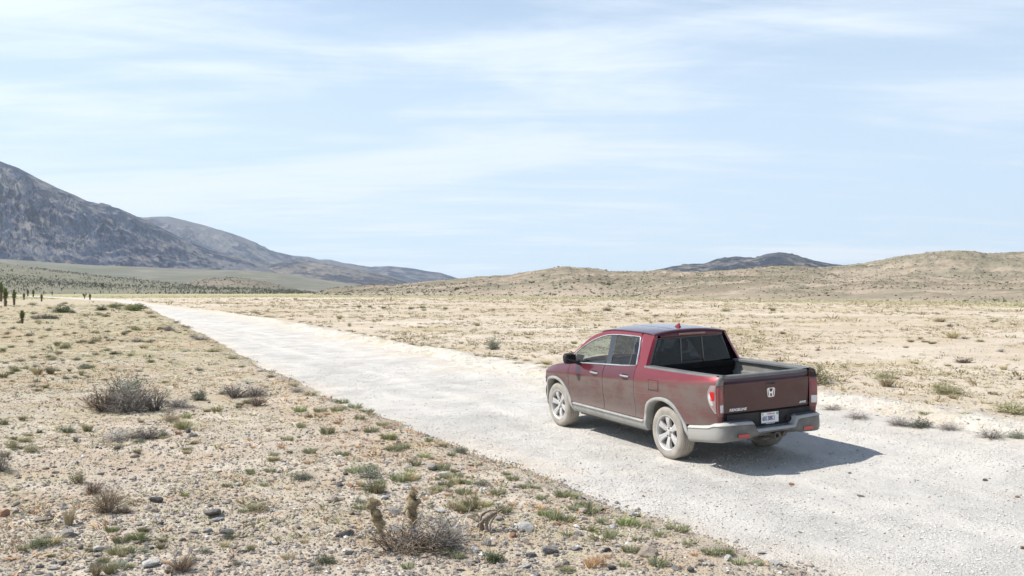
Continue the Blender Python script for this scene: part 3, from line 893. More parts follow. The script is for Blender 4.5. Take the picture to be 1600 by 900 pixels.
def gpatch(mb, xa, xb, za, zb, sgn, nu=14, nv=10, off=0.0, flip=False):
    """patch on the greenhouse side: xa(z), xb(z) give its ends; za(x), zb(x) its foot and head"""
    def f(u, v):
        zm = 1.22 + .45 * v
        x = xa(zm) * (1 - u) + xb(zm) * u
        for _ in range(3):
            z = za(x) + (zb(x) - za(x)) * v
            x = xa(z) * (1 - u) + xb(z) * u
        return (x, sgn * (yG(z) + off), z)
    mb.grid(f, nu, nv, flip=(sgn < 0))


def belt(x): return zt_(x)


for sgn in (1, -1):
    # front fender
    cols = [(x, arch_lo(cFO, x) if x < 3.69 else .66, zt_(x)) for x in sorted(set(lin(2.806, 3.69, 30) + [p[0] for p in cFO if 2.81 < p[0] < 3.685]))]
    mb = MB(); col_patch(mb, cols, sgn); mb.build('fender', P_side, smooth=28)
    # doors
    mb = MB(); col_patch(mb, [(x, max(.495, arch_lo(cFO, x) if x > 2.70 else 0), zt_(x)) for x in lin(1.706, 2.797, 34)], sgn, nz=22)
    fd_ = mb.build('front_door', P_side, smooth=28)
    mb = MB(); col_patch(mb, [(x, .495, zt_(x)) for x in lin(.804, 1.694, 26)], sgn, nz=22)
    rd_ = mb.build('rear_door', P_side, smooth=28)
    for door, hx, hz in ((fd_, 1.95, 1.062), (rd_, 1.055, 1.098)):
        mb = MB()
        y0 = Y_(hx, hz)
        pts = [(hx + dx, sgn * (y0 + dy), hz + dz) for dx, dy, dz in ((.105, .004, -.004), (.09, .024, 0), (.05, .036, .002), (0, .040, .003), (-.05, .036, .002), (-.09, .024, 0), (-.105, .004, -.004))]
        mb.tube(pts, [.014, .018, .019, .019, .019, .018, .014], 10, flat=.62)
        mb.build('handle', chrome, door, smooth=50)
        mb = MB()
        mb.grid(lambda u, v: (hx - .07 + .14 * u, sgn * (Y_(hx, hz + .02) + .003), hz - .012 + .042 * v), 4, 4)
        mb.build('handle_recess', black, door)
    # bed side with the rear arch, its foot above the cladding
    def bed_lo(x):
        if x > .57: return .495
        if x > -.44: return max(arch_lo(cRO, x), .5)
        return interp(x, [-1.06, -.44], [.625, .565])
    xs = sorted(set(lin(XE, .797, 60) + [p[0] for p in cRO if -.44 < p[0] < .57]))
    mb = MB(); col_patch(mb, [(x, bed_lo(x), zt_(x)) for x in xs], sgn, nz=26)
    bed = mb.build('bed_side', P_bed, smooth=28)
    if sgn > 0:
        # square fuel door
        def fdoor(u, v):
            x, z = .40 - .235 * u, .965 + .135 * v + .012 * (u - .5)
            r = max(abs(u - .5), abs(v - .5)) * 2
            return (x, Y_(x, z) + (.005 if r < .93 else -.006), z)
        mb = MB(); mb.grid(fdoor, 20, 16); mb.build('fuel_door', P_bed, bed, smooth=40)
        mb = MB(); mb.tube([(x, Y_(x, z) + .001, z) for x, z in ((.407, .955), (.407, 1.108), (.157, 1.113), (.157, .962), (.407, .955))], .0035, 6)
        mb.build('fuel_door_gap', black, bed)
    # rocker panel with a proud upper edge
    mb = MB()
    prof = [(.955, .487), (.981, .484), (.993, .474), (.994, .462), (.978, .447), (.972, .43), (.966, .40), (.950, .365), (.925, .335), (.88, .318), (.80, .318)]
    mb.grid(lambda u, v: (lambda x, q: (x, sgn * q[0] * P_(x), q[1] + .004 * (x - 1.6)))(.572 + 2.10 * u, prof[int(round(v * 10))]), 30, 11, flip=(sgn < 0))
    mb.build('rocker_panel', clad, smooth=30)
    # arch trims: a rounded flare round each wheel opening
    for co_, ci_ in ((cRO, cRI), (cFO, cFI)):
        mb = MB()
        def tf(u, v, co_=co_, ci_=ci_):
            k = min(71, int(round(u * 71)))
            (xo, zo), (xi, zi) = co_[k], ci_[k]
            prof = [(0, -.006), (0.02, .010), (.3, .020), (.75, .022), (.96, .015), (1.0, .0), (1.0, -.05), (1.0, -.11)]
            w, o = prof[int(round(v * 7))]
            x, z = xo + (xi - xo) * w, zo + (zi - zo) * w
            return (x, sgn * (Y_(x, min(z, .96)) + o), z)
        mb.grid(tf, 72, 8, flip=(sgn > 0))
        mb.build('arch_trim', clad, smooth=40)
        # wheel well
        mb = MB()
        def wf(u, v, ci_=ci_):
            x, z = ci_[min(71, int(round(u * 71)))]
            return (x, sgn * (.90 - .34 * v), z + .03 * v)
        mb.grid(wf, 72, 6, flip=(sgn > 0))
        cen = (sum(p[0] for p in ci_) / 72, sgn * .56, .5)
        V = [cen] + [(p[0], sgn * .56, p[1] + .03) for p in ci_]
        mb.add(V, [(0, k, k + 1) for k in range(1, 72)])
        mb.build('wheel_well', liner, smooth=40)
    # ------- greenhouse
    mb = MB()
    xs = lin(.60, 2.96, 60)
    def rail(u, v):
        x = 1.0 + 1.96 * u
        z = ztrim(min(x, 2.80)) + .004 + (zedge(x) - ztrim(min(x, 2.80)) - .004) * v if x < 2.8 else 1.150 + (zedge(x) - 1.150) * v
        return (x, sgn * (yG(z) + .003), z)
    mb.grid(rail, 60, 5, flip=(sgn < 0))
    mb.build('roof_rail', P_pillar, smooth=40)
    mb = MB()
    gpatch(mb, xcr, xcf, lambda x: 1.262, lambda x: zedge(x) if x < 1.0 else ztrim(x), sgn, 10, 18, .003)
    # the pillar's turned rear edge
    mb.grid(lambda u, v: (lambda z: (xcr(z) - .0 - .02 * u, sgn * (yG(z) + .003 - .05 * u), z))(1.262 + .458 * v), 4, 14, flip=(sgn > 0))
    mb.build('rear_pillar', P_pillar, smooth=40)
    sk = lambda xb, dx: (lambda z: xb + dx * (z - 1.22) / .44)
    mb = MB(); gpatch(mb, sk(1.66, .17), lambda z: 2.70 - .0 * z if True else 0, lambda x: belt(x) + .004, lambda x: ztrim(x) - .006, sgn, 24, 12, -.004)
    gw = MB()
    def fgl(u, v):
        # front glass follows the slanting pillar behind and the curved trim ahead
        x0 = 1.66 + 1.04 * u
        lo, hi = belt(x0) + .004, ztrim(x0) - .006
        z = lo + (hi - lo) * v
        x = x0 + .17 * (z - 1.22) / .44 * (1 - u) ** 1.5
        z = min(z, ztrim(min(x, 2.8)) - .004)
        return (x, sgn * (yG(z) - .004), z)
    gw.grid(fgl, 28, 14, flip=(sgn < 0)); gw.build('window', glass_front, fd_, smooth=60)
    mb = MB(); gpatch(mb, sk(1.53, .15), sk(1.665, .17), lambda x: belt(x) + .0, lambda x: ztrim(x) - .0, sgn, 8, 12, .002)
    mb.build('door_pillar', glossblack, smooth=60)
    mb = MB(); gpatch(mb, sk(1.035, .10), sk(1.535, .15), lambda x: belt(x) + .004, lambda x: ztrim(x) - .006, sgn, 14, 12, -.004)
    mb.build('window', glass_dark, rd_, smooth=60)
    mb = MB(); gpatch(mb, sk(1.005, .10), sk(1.038, .10), lambda x: belt(x), lambda x: ztrim(x) - .004, sgn, 4, 12, .001)
    mb.build('window_divider', glossblack, rd_)
    mb = MB(); gpatch(mb, xcf, sk(1.007, .10), lambda x: belt(x) + .004, lambda x: ztrim(max(x, 1.03)) - .008, sgn, 6, 12, -.003)
    mb.build('quarter_window', glass_dark, rd_, smooth=60)
    # bright trim round the side windows
    def tp(x, z, o=.006): return (x, sgn * (yG(z) + o), z)
    top = [p for p in smooth_curve(TRIM_TOP, 4)]
    path = [tp(x, z) for x, z in top] + [tp(x, z, .007) for x, z in ((.985, 1.665), (.965, 1.62), (.925, 1.54), (.89, 1.45), (.86, 1.35), (.838, 1.285), (.85, 1.266), (.90, 1.262))]
    path += [tp(x, belt(x) + .002, .008) for x in lin(.95, 2.79, 24)]
    path.append(path[0])
    rs = []
    for p in path:
        rs.append(.018 if (p[0] < 1.0 and p[2] > 1.29) else .0115)
    mb = MB(); mb.tube(path, rs, 6, flat=1.0)
    mb.build('window_trim', chrome, smooth=60)
    # inner door panel, dark
    mb = MB(); mb.grid(lambda u, v: (.72 + 2.1 * u, sgn * (.86 + .02 * v), .45 + .75 * v), 4, 4, flip=(sgn > 0)); mb.grid(lambda u, v: (.72 + 2.1 * u, sgn * (.86 + .06 * v), 1.19), 4, 2)
    mb.build('door_lining', dashmat)
    # mirror
    mb = MB()
    def mir(u, v):
        th = 2 * PI * u; ph = -PI / 2 + PI * v
        ce = lambda t, e: math.copysign(abs(math.cos(t)) ** e, math.cos(t))
        se = lambda t, e: math.copysign(abs(math.sin(t)) ** e, math.sin(t))
        return (2.56 + .062 * ce(ph, .7) * se(th, .7) + .015 * se(ph, 1), sgn * (1.09 + .112 * ce(ph, .6) * ce(th, .7)), 1.243 + .088 * se(ph, .6))
    mb.grid(mir, 24, 14, closeu=True)
    mo = mb.build('side_mirror', black, smooth=50)
    mb = MB()
    mb.grid(lambda u, v: tuple(a + (b - a) * 1.035 for a, b in zip((2.56, sgn * 1.09, 1.243), mir(.02 + .46 * u, .12 + .80 * v))), 12, 10)
    mb.build('mirror_cap', P_pillar, mo, smooth=50)
    mb = MB(); mb.grid(lambda u, v: (2.492, sgn * (1.005 + .17 * u), 1.175 + .135 * v), 3, 3); mb.build('mirror_glass', glossblack, mo)
    mb = MB(); mb.tube([(2.50, sgn * .90, 1.165), (2.50, sgn * .96, 1.165), (2.54, sgn * 1.03, 1.195)], [.045, .036, .03], 8, flat=.6)
    mb.build('mirror_arm', black, mo, smooth=50)
    mb = MB(); gpatch(mb, lambda z: 2.40 + .0 * z, lambda z: 2.70 - .55 * (z - 1.18), lambda x: belt(x), lambda x: min(ztrim(x) - .004, 1.30), sgn, 8, 6, .004)
    mb.build('mirror_mount', black, mo)

# roof, hood, windshield
def roof(u, v):
    w = 2 * v - 1
    xf = 2.13 + .11 * (1 - w * w)
    x = .665 + (xf - .665) * u
    ye = yedge(min(x, 2.13)); ze = zedge(min(x, 2.13))
    z = ze + .055 * (1 - abs(w) ** 2.4) * (1 if x < 2.0 else 1 - .5 * ((x - 2.0) / .24) ** 2) - (.012 * max(0, (.74 - x) / .075) ** 2)
    # two shallow pressed channels along the roof
    for c in (.42, -.42):
        z -= .006 * math.exp(-((w - c) / .04) ** 2) * (1 if .8 < x < 2.0 else 0)
    return (x, w * ye, z)
mb = MB(); mb.grid(roof, 30, 61, flip=True); rf = mb.build('roof', P_top, smooth=40, thick=.02)
mb = MB(); mb.grid(lambda u, v: (lambda p: (p[0] + .01, p[1] * .97, p[2] - .045))(roof(u, v)), 8, 12); mb.build('headliner', varied('headliner', (.3, .29, .27), (.33, .32, .3), 5), smooth=40)

def hood(u, v):
    w = 2 * v - 1
    x = 2.86 + 1.2 * u
    ye = Y_(x, zt_(x)) - .004
    return (x + .07 * (1 - w * w) * u, w * ye, zt_(x) + .002 + interp(x, [2.86, 3.4, 3.8, 4.06], [.085, .085, .075, .05]) * (1 - abs(w) ** 2.2))
mb = MB(); mb.grid(hood, 34, 33, flip=True); mb.build('hood', P_top, smooth=40)
def wind(u, v):
    w = 2 * v - 1
    xb, xt = 2.90 + .17 * (1 - w * w), 2.145 + .11 * (1 - w * w)
    yb, yt = .87, .655
    zb, zt2 = 1.165 + .05 * (1 - w * w), 1.69 + .048 * (1 - w * w)
    return (xb + (xt - xb) * u, w * (yb + (yt - yb) * u), zb + (zt2 - zb) * u + .03 * math.sin(PI * u))
mb = MB(); mb.grid(wind, 14, 20); mb.build('windshield', glass_wind, smooth=60)
mb = MB(); mb.grid(lambda u, v: (2.80 + .25 * u, (2 * v - 1) * .90, 1.135 + .0 * u), 3, 8); mb.build('cowl', black)
# antenna fin
mb = MB()
def fin(u, v):
    x = 1.085 - .17 * u
    h = .105 * (u ** .7) * (1 if u < .8 else 1 - ((u - .8) / .2) ** 2 * .55)
    w = .040 * math.sin(PI * min(1, .12 + u * .8)) ** .6
    t = 2 * v - 1
    return (x, .02 + w * t, 1.785 + h * (1 - abs(t) ** 2.2) - .004)
mb.grid(fin, 12, 11); mb.build('antenna_fin', P_pillar, rf, smooth=50)

# dried bird droppings on the roof edge and the bed rail
splat = pmat('dried_splat', (.62, .58, .52), .9)[0]
def spl(pts, parent, name='splash_mark'):
    mb = MB(); n = len(pts) - 1
    mb.add(pts, [(0, k, k % n + 1) for k in range(1, n)] + [(0, n, 1)]); mb.build(name, splat, parent)
for x, y, w in ((.80, .50, .05), (.76, .30, .035), (.79, -.18, .04), (.86, -.42, .05), (.78, .05, .03)):
    u_ = (x - .665) / 1.5
    def rp_(dx, dy):
        yy = y + dy; xx = x + dx
        return (xx, yy, 1.7275 + .0525 * (1 - abs(yy / .662) ** 2.4) + .005)
    spl([rp_(0, 0)] + [rp_(.35 * w * math.cos(a) * (1 + .4 * math.sin(3 * a + x * 9)), w * math.sin(a) * (1 + .3 * math.cos(2 * a + y * 7))) for a in [2 * PI * k / 9 for k in range(9)]], rf)
# cab rear wall and rear window
def rw(y, z):      # raked plane of the rear window
    return .645 + .035 * (z - 1.27) / .43 - .0 + .018 * (y / .7) ** 2
def yr(z): return interp(z, [1.20, 1.27, 1.50, 1.66, 1.71], [.80, .785, .70, .632, .60])
mb = MB()
def fr_pt(y, z): return (rw(y, z) + .004, y, z)
gy = lambda z: yr(z) - .045            # glass half width
fo = lambda z: yG(z) - .012
mb.grid(lambda u, v: (lambda z: fr_pt((2 * u - 1) * fo(z), z))(1.20 + .075 * v), 24, 3, flip=True)
mb.grid(lambda u, v: (lambda z: fr_pt((2 * u - 1) * fo(z), z))(1.655 + .060 * v), 24, 3, flip=True)
for sgn in (1, -1):
    mb.grid(lambda u, v: (lambda z: fr_pt(sgn * (gy(z) + (fo(z) - gy(z)) * u), z))(1.275 + .38 * v), 4, 10, flip=(sgn > 0))
mb.build('cab_back', glossblack, smooth=50)
mb = MB()
mb.grid(lambda u, v: (lambda z: (rw((2 * u - 1) * gy(z), z) - .002, (2 * u - 1) * (gy(z) + .012), z))(1.265 + .40 * v), 24, 12, flip=True)
rwin = mb.build('rear_window', glass_rear, smooth=60)
for y in (.205, -.205):
    mb = MB(); mb.box((rw(y, 1.27) - .012, y - .010, 1.275), (rw(y, 1.27) - .002, y + .010, 1.30))
    mb.V = []; mb.F = []
    mb.tube([(rw(y, 1.27) - .006, y * 1.03, 1.272), (rw(y, 1.66) - .006, y * .97, 1.658)], .011, 6)
    mb.build('window_divider', glossblack, rwin)
mb = MB(); mb.tube([(rw(0, 1.3) - .006, -.20, 1.315), (rw(0, 1.3) - .006, .20, 1.315)], .006, 6); mb.build('window_divider', glossblack, rwin)
# roof lip with the high brake light
mb = MB()
mb.grid(lambda u, v: (lambda w: (.672 - .018 * math.sin(PI * v) - .02 * v, w * (.60 - .02 * v), 1.722 - .045 * v + .040 * (1 - abs(w) ** 2.4) * (1 - v)))(2 * u - 1), 24, 5)
mb.build('roof_lip', P_corner, rf, smooth=50)
mb = MB(); mb.box((.628, -.245, 1.708), (.655, .245, 1.734), .006); mb.build('brake_light', varied('brake_light_lens', (.22, .05, .05), (.18, .07, .06), 6, .3, dust=(.40, .34, .28), dustf=.55))

# ------- bed
def zb_(x): return zt_(x) + .006
for sgn in (1, -1):
    mb = MB()
    # rail cap: outer edge, flat top, inner lip, then the bed wall
    capp = [(.0, -.012), (.003, .006), (.012, .014), (.05, .014), (.13, .012), (.17, .010), (.180, .004), (.180, -.022), (.175, -.026)]
    mb.grid(lambda u, v: (lambda x, q: (x, sgn * (Y_(x, zt_(x)) + .006 - q[0] * (1 if x > -.9 else 1)), zt_(x) + q[1]))(-1.0 + 1.60 * u, capp[int(round(v * 8))]), 40, 9, flip=(sgn > 0))
    mb.build('rail_cap', capmat, smooth=40)
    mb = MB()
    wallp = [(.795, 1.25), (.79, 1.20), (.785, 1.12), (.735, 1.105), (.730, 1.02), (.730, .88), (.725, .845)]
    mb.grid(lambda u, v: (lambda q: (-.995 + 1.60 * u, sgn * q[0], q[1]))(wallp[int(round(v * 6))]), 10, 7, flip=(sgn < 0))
    wall = mb.build('bed_wall', bedside_sunlit)
    for x in (.12, -.40, -.80):
        mb = MB(); mb.box((x - .03, sgn * .735 - .012, .90), (x + .03, sgn * .735 + .012, 1.09), .004); mb.build('wall_rib', bedliner_shaded, wall)
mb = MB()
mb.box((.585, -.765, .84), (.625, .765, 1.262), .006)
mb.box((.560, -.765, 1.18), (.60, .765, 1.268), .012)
mb.build('bed_front_wall', bedliner_shaded)
mb = MB()
mb.grid(lambda u, v: (-.985 + 1.585 * u, -.74 + 1.48 * v, .850 + (.006 if int(round(v * 60)) % 4 < 2 else 0)), 2, 61)
mb.build('bed_floor', bedfloor_shaded)

# ------- tailgate
def gate_x(y, z):
    prof = interp(z, [.755, .77, .95, 1.15, 1.166, 1.178, 1.19, 1.235, 1.24], [-1.030, -1.046, -1.056, -1.066, -1.069, -1.062, -1.052, -1.040, -1.032])
    return prof + .030 * (y / .75) ** 2
mb = MB()
zs = [.755, .76, .77, .80, .85, .90, .95, 1.0, 1.05, 1.10, 1.15, 1.162, 1.166, 1.172, 1.178, 1.184, 1.19, 1.21, 1.235, 1.24]
def gate(u, v):
    y = .752 - 1.504 * u; z = zs[int(round(v * (len(zs) - 1)))]
    return (gate_x(y, z), y, z)
mb.grid(gate, 60, len(zs))
mb.box((-1.02, -.748, .77), (-.985, .748, 1.238))
for s_ in (1, -1):
    mb.grid(lambda u, v: (lambda z: (gate_x(.752, z) + .05 * u, s_ * .752, z))(.755 + .485 * v), 2, 12)
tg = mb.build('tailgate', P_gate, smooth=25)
mb = MB()
mb.grid(lambda u, v: (lambda y, q: (-1.043 + .030 * (y / .75) ** 2 + q[0], y, 1.238 + q[1]))(.756 - 1.512 * u, [(.004, -.004), (-.002, .008), (.004, .030), (.020, .042), (.060, .046), (.075, .040), (.078, .0)][int(round(v * 6))]), 30, 7)
mb.build('tailgate_cap', capmat, tg, smooth=50)
mb = MB(); gx = gate_x(0, 1.12)
mb.box((gx - .006, -.125, 1.108), (gx + .03, .065, 1.162), .012)
mb.build('handle_bezel', P_gate, tg, smooth=40)
mb = MB(); mb.box((gx - .0085, -.105, 1.118), (gx + .02, .030, 1.143), .004)
mb.build('handle', black, tg)
# badge: a rounded frame round a flared letter H
def quad_strip(mb, poly_o, poly_i, x0, x1):
    n = len(poly_o)
    V = [(x0, y, z) for y, z in poly_o] + [(x0, y, z) for y, z in poly_i] + [(x1, y, z) for y, z in poly_o] + [(x1, y, z) for y, z in poly_i]
    F = []
    for k in range(n):
        k2 = (k + 1) % n
        F += [(k, k2, n + k2, n + k), (k, 2 * n + k, 2 * n + k2, k2), (n + k, n + k2, 3 * n + k2, 3 * n + k)]
    mb.add(V, F)
def rtrap(cy, cz, wt_, wb_, h, r, n=5):
    pts = []
    for (sx, sz, w) in ((1, 1, wt_), (-1, 1, wt_), (-1, -1, wb_), (1, -1, wb_)):
        a0 = {(1, 1): 0, (-1, 1): 90, (-1, -1): 180, (1, -1): 270}[(sx, sz)]
        for k in range(n):
            a = math.radians(a0 + 90 * k / (n - 1))
            pts.append((cy + sx * (w - r) + r * math.cos(a), cz + sz * (h - r) + r * math.sin(a)))
    return pts
by, bz = -.035, 1.005
mb = MB()
bx = gate_x(by, bz)
quad_strip(mb, rtrap(by, bz, .070, .060, .064, .024), rtrap(by, bz, .060, .051, .055, .018), bx - .012, bx + .01)
def hbar(pts):
    n = len(pts)
    mb.add([(bx - .011, by + y, bz + z) for y, z in pts] + [(bx + .01, by + y, bz + z) for y, z in pts], [tuple(range(n))] + [(k, (k + 1) % n, n + (k + 1) % n, n + k) for k in range(n)])
for s_ in (1, -1):
    hbar([(s_ * .052, .052), (s_ * .034, .052), (s_ * .022, .010), (s_ * .018, -.012), (s_ * .017, -.052), (s_ * .034, -.052), (s_ * .037, -.01)])
hbar([(.026, .010), (-.026, .010), (-.024, -.012), (.024, -.012)])
mb.build('emblem', pmat('badge_chrome', (.86, .86, .86), .3, .55)[0], tg)


def text(name, s, size, y, z, x, mat, parent, ext=.004, shear=0.0, align='LEFT', bold=0.0, sx=1.0, curve=False):
    cu = bpy.data.curves.new(name, 'FONT')
    cu.body = s; cu.size = size; cu.extrude = ext; cu.shear = shear; cu.align_x = align; cu.offset = bold
    cu.resolution_u = 3
    tmp = bpy.data.objects.new('tmp', cu); COL.objects.link(tmp)
    dg = bpy.context.evaluated_depsgraph_get(); dg.update()
    me = bpy.data.meshes.new_from_object(tmp.evaluated_get(dg))
    bpy.data.objects.remove(tmp, do_unlink=True)
    me.name = name
    if curve:          # letters follow the gentle bow of the tailgate
        for v in me.vertices:
            v.co.z -= gate_x(y - sx * v.co.x, z + .02) - x - .003
    o = link(name, me, parent)
    me.materials.clear(); me.materials.append(mat)
    # letters read from behind the truck: their x runs towards -y, their up is z, they face -x
    o.matrix_local = Matrix(((0, 0, -1, x), (-sx, 0, 0, y), (0, 1, 0, z), (0, 0, 0, 1)))
    return o


text('model_lettering', 'RIDGELINE', .050, .665, .795, gate_x(.5, .80) - .003, white, tg, .003, .25, bold=.0010, sx=1.16, curve=True)
text('drive_lettering', 'AWD', .046, -.575, .800, gate_x(.63, .82) - .003, white, tg, .003, .25, bold=.0010, sx=1.15, curve=True)

# ------- rear corners and lamps
for sgn in (1, -1):
    ye = Y_(XE, 1.0)
    def corner(u, v, sgn=sgn):
        z = .66 + .605 * v
        y1 = Y_(XE, z)
        a = u * PI / 2
        r = .050
        # from the side panel round to the rear face, then across to the gap beside the tailgate
        if u < .5:
            a = u * 2 * PI / 2
            return (XE + .002 - r * .8 * math.sin(a) + .0, sgn * (y1 - r * (1 - math.cos(a)) * .9), z)
        q = (u - .5) * 2
        return (XE + .002 - r * .8 + .036 * q, sgn * (y1 - r * .9 + (.762 - (y1 - r * .9)) * q), z)
    mb = MB(); mb.grid(corner, 17, 24, flip=(sgn > 0)); cn = mb.build('corner_panel', P_corner, smooth=40)
    # black cap over the corner
    mb = MB()
    def ccap(u, v, sgn=sgn):
        p = corner(u, .83 + .17 * min(1, v * 1.4))
        k = max(0, v * 1.4 - 1) / .4
        q = (-1.0, sgn * .79, 1.289)
        off = .006 * (1 - k)
        d = (p[0] - off, p[1] + sgn * off, p[2] + .014 * min(1, v * 1.6))
        return tuple(a + (b - a) * k for a, b in zip(d, q))
    mb.grid(ccap, 17, 9, flip=(sgn > 0)); mb.build('corner_cap', capmat if sgn > 0 else black, smooth=50)
    # tail lamp: tall red lens on the rear face, wrapping on to the side
    mb = MB()
    def lens(u, v, sgn=sgn):
        p = corner(.12 + .84 * u, .13 + .67 * v)
        e = min(u, 1 - u) * 8; f = min(v, 1 - v) * 10
        o = .010 * min(1, e) ** .5 * min(1, f) ** .5
        return (p[0] - o, p[1] + sgn * o * .5, p[2])
    mb.grid(lens, 17, 20, flip=(sgn > 0)); tl = mb.build('tail_lamp', redlens_d, smooth=50)
    mb = MB()
    def rev(u, v, sgn=sgn):
        p = lens(.36 + .56 * u, .14 + .26 * v)
        e = min(u, 1 - u) * 5; f = min(v, 1 - v) * 5
        return (p[0] - .004 * min(1, e, f) - .001, p[1], p[2])
    mb.grid(rev, 8, 8, flip=(sgn > 0)); mb.build('reversing_lens', clearlens, tl, smooth=50)
    mb = MB()
    mb.grid(lambda u, v: (lambda p: (p[0] - .003 * min(1, min(u, 1 - u) * 5, min(v, 1 - v) * 5) - .001, p[1], p[2]))(lens(.34 + .60 * u, .50 + .42 * v)), 8, 8, flip=(sgn > 0))
    mb.build('brake_lens', varied('brake_lens_red', (.27, .045, .06), (.22, .06, .07), 8, .25, spec=.8), tl, smooth=50)
    # side wing of the lamp, thick with dust
    LE_ = [(1.165, -.985), (1.14, -.955), (1.08, -.925), (1.02, -.915), (.95, -.930), (.88, -.960), (.82, -1.00), (.785, -1.028)]
    def wing(u, v, sgn=sgn):
        z = .785 + .38 * v
        x0 = interp(z, [p[0] for p in LE_][::-1], [p[1] for p in LE_][::-1])
        x = x0 + (XE - .002 - x0) * u
        o = .007 * min(1, u * 6, (1 - u) * 12 + .3, v * 8, (1 - v) * 8)
        return (x, sgn * (Y_(max(x, XE), z) + o + .001), z)
    mb = MB(); mb.grid(wing, 14, 22, flip=(sgn > 0)); mb.build('lamp_wing', smoked, tl, smooth=50)
    mb = MB()
    def wpatch(zl, zh, xa, xb):
        return lambda u, v: (lambda z, s: (lambda x: (x, sgn * (Y_(max(x, XE), z) + .0095), z))(xa(v) + (xb(v) - xa(v)) * u))(zl + (zh - zl) * v, 0)
    mb.grid(wpatch(.89, 1.055, lambda v: -.934 - .035 * (1 - v) ** 2 + .012 * math.sin(PI * v), lambda v: -1.000 + .060 * v ** 1.6), 6, 10, flip=(sgn > 0))
    mb.build('side_marker', clearlens, tl, smooth=60)
    mb = MB()
    mb.grid(wpatch(.955, 1.075, lambda v: -.965 + .012 * v, lambda v: -1.018 - .006 * math.sin(PI * v)), 6, 8, flip=(sgn > 0))
    mb.build('side_reflector', pmat('red_reflector', (.60, .012, .016), .25, 0, .5)[0], tl, smooth=60)
    mb = MB()
    mb.tube([(x, sgn * (Y_(max(x, XE), z) + .003), z) for z, x in [(z, interp(z, [p[0] for p in LE_][::-1], [p[1] for p in LE_][::-1]) + .004) for z in lin(.785, 1.165, 16)]], .0045, 6)
    mb.build('lamp_edge', varied('dust_line', (.55, .46, .42), (.60, .50, .46), 9), tl)

# ------- rear bumper with the corner steps and the lower middle step
path = [(-.50, .962), (-.62, .958), (-.78, .950), (-.92, .938), (-1.01, .920), (-1.08, .893), (-1.13, .855), (-1.163, .805), (-1.182, .74), (-1.194, .66), (-1.203, .55), (-1.208, .45), (-1.210, .405), (-1.211, .385), (-1.212, .345), (-1.212, .325), (-1.214, .30), (-1.216, .15), (-1.217, 0)]
path = path + [(x, -y) for x, y in path[:-1][::-1]]
def btop(x, y):
    y = abs(y)
    if y > .93 or x > -1.0: return interp(x, [-1.12, -1.03, -.90, -.50], [.655, .640, .615, .570])
    return interp(y, [0, .325, .345, .385, .405, .5, .74, .86, .93], [.552, .552, .566, .646, .662, .668, .672, .668, .650])
def bbot(x, y):
    y = abs(y)
    if x > -1.0: return interp(x, [-1.0, -.50], [.385, .335])
    return interp(y, [0, .28, .45, .80, .92], [.482, .478, .425, .408, .388])
mb = MB()
rows = 11
def bump_pt(i, k):
    x, y = path[i]
    a = path[max(i - 1, 0)]; b = path[min(i + 1, len(path) - 1)]
    tx_, ty_ = b[0] - a[0], b[1] - a[1]; L = math.hypot(tx_, ty_)
    nx_, ny_ = ty_ / L, -tx_ / L      # outward
    t, bo = btop(x, y), bbot(x, y)
    h = t - bo
    back = abs(nx_)
    prof = [(-.16 * back - .012, .0), (-.040, .0), (-.030, -.003), (.006, -.030), (.010, -.040), (.000, -.052), (.006, -.5 * h), (.004, -.80 * h), (-.010, -.93 * h), (-.035, -h), (-.14, -h - .0)]
    o, dz = prof[k]
    if abs(y) < .36 and x < -1: dz = dz * 1.0
    return (x + nx_ * o * (1 if nx_ * (x) >= 0 else 1), y + ny_ * o, t + dz)
V = [bump_pt(i, k) for i in range(len(path)) for k in range(rows)]
# outward check: flip the sign when the offset points inwards
F = [(i * rows + k, i * rows + k + 1, (i + 1) * rows + k + 1, (i + 1) * rows + k) for i in range(len(path) - 1) for k in range(rows - 1)]
mb.add(V, F)
bmp = mb.build('rear_bumper', clad2, smooth=35)
# recess panel behind the plate
mb = MB(); mb.box((-1.075, -.74, .545), (-1.045, .74, .752), .004)
mb.box((-1.12, .385, .55), (-1.05, .74, .655), .004); mb.box((-1.12, -.74, .55), (-1.05, -.385, .655), .004)
mb.build('bumper_recess', black, bmp)
padm = varied('step_pad', (.02, .022, .025), (.04, .042, .045), 9, .5, .001, 70, dust=(.34, .34, .34), dustf=.35)
def pad(y0, y1, z, xa, n):
    # one rubber pad with raised ribs
    mb = MB()
    V = []
    for k in range(n * 4 + 1):
        y = y0 + (y1 - y0) * k / (n * 4)
        h = .007 if k % 4 in (1, 2) else 0
        V += [(xa, y, z + h), (xa + .085, y, z + h)]
    mb.add(V, [(2 * k, 2 * k + 1, 2 * k + 3, 2 * k + 2) for k in range(n * 4)])
    mb.build('step_pad', padm, bmp)
pad(.42, .78, .671, -1.160, 9); pad(-.42, -.78, .671, -1.160, 9); pad(-.29, .29, .555, -1.178, 13)
for s_ in (1, -1):
    mb = MB(); mb.grid(lambda u, v: (-1.2165 + .012 * ((.48 + .18 * u) - .5) * 2, s_ * (.485 + .18 * u), .456 + .048 * v), 4, 3)
    mb.V = [(x - .004, y, z) for x, y, z in mb.V]
    mb.build('bumper_reflector', redlens, bmp)
# trailer plug in the right of the recess
mb = MB(); mb.lathe([(.0, 0), (.045, 0), (.045, .03), (.035, .032), (.035, .02), (.0, .02)], 20)
mb.V = [(-1.078 - v[1], -.315 + v[0], .625 + v[2]) for v in mb.V]
mb.build('trailer_socket', black, bmp, smooth=40)
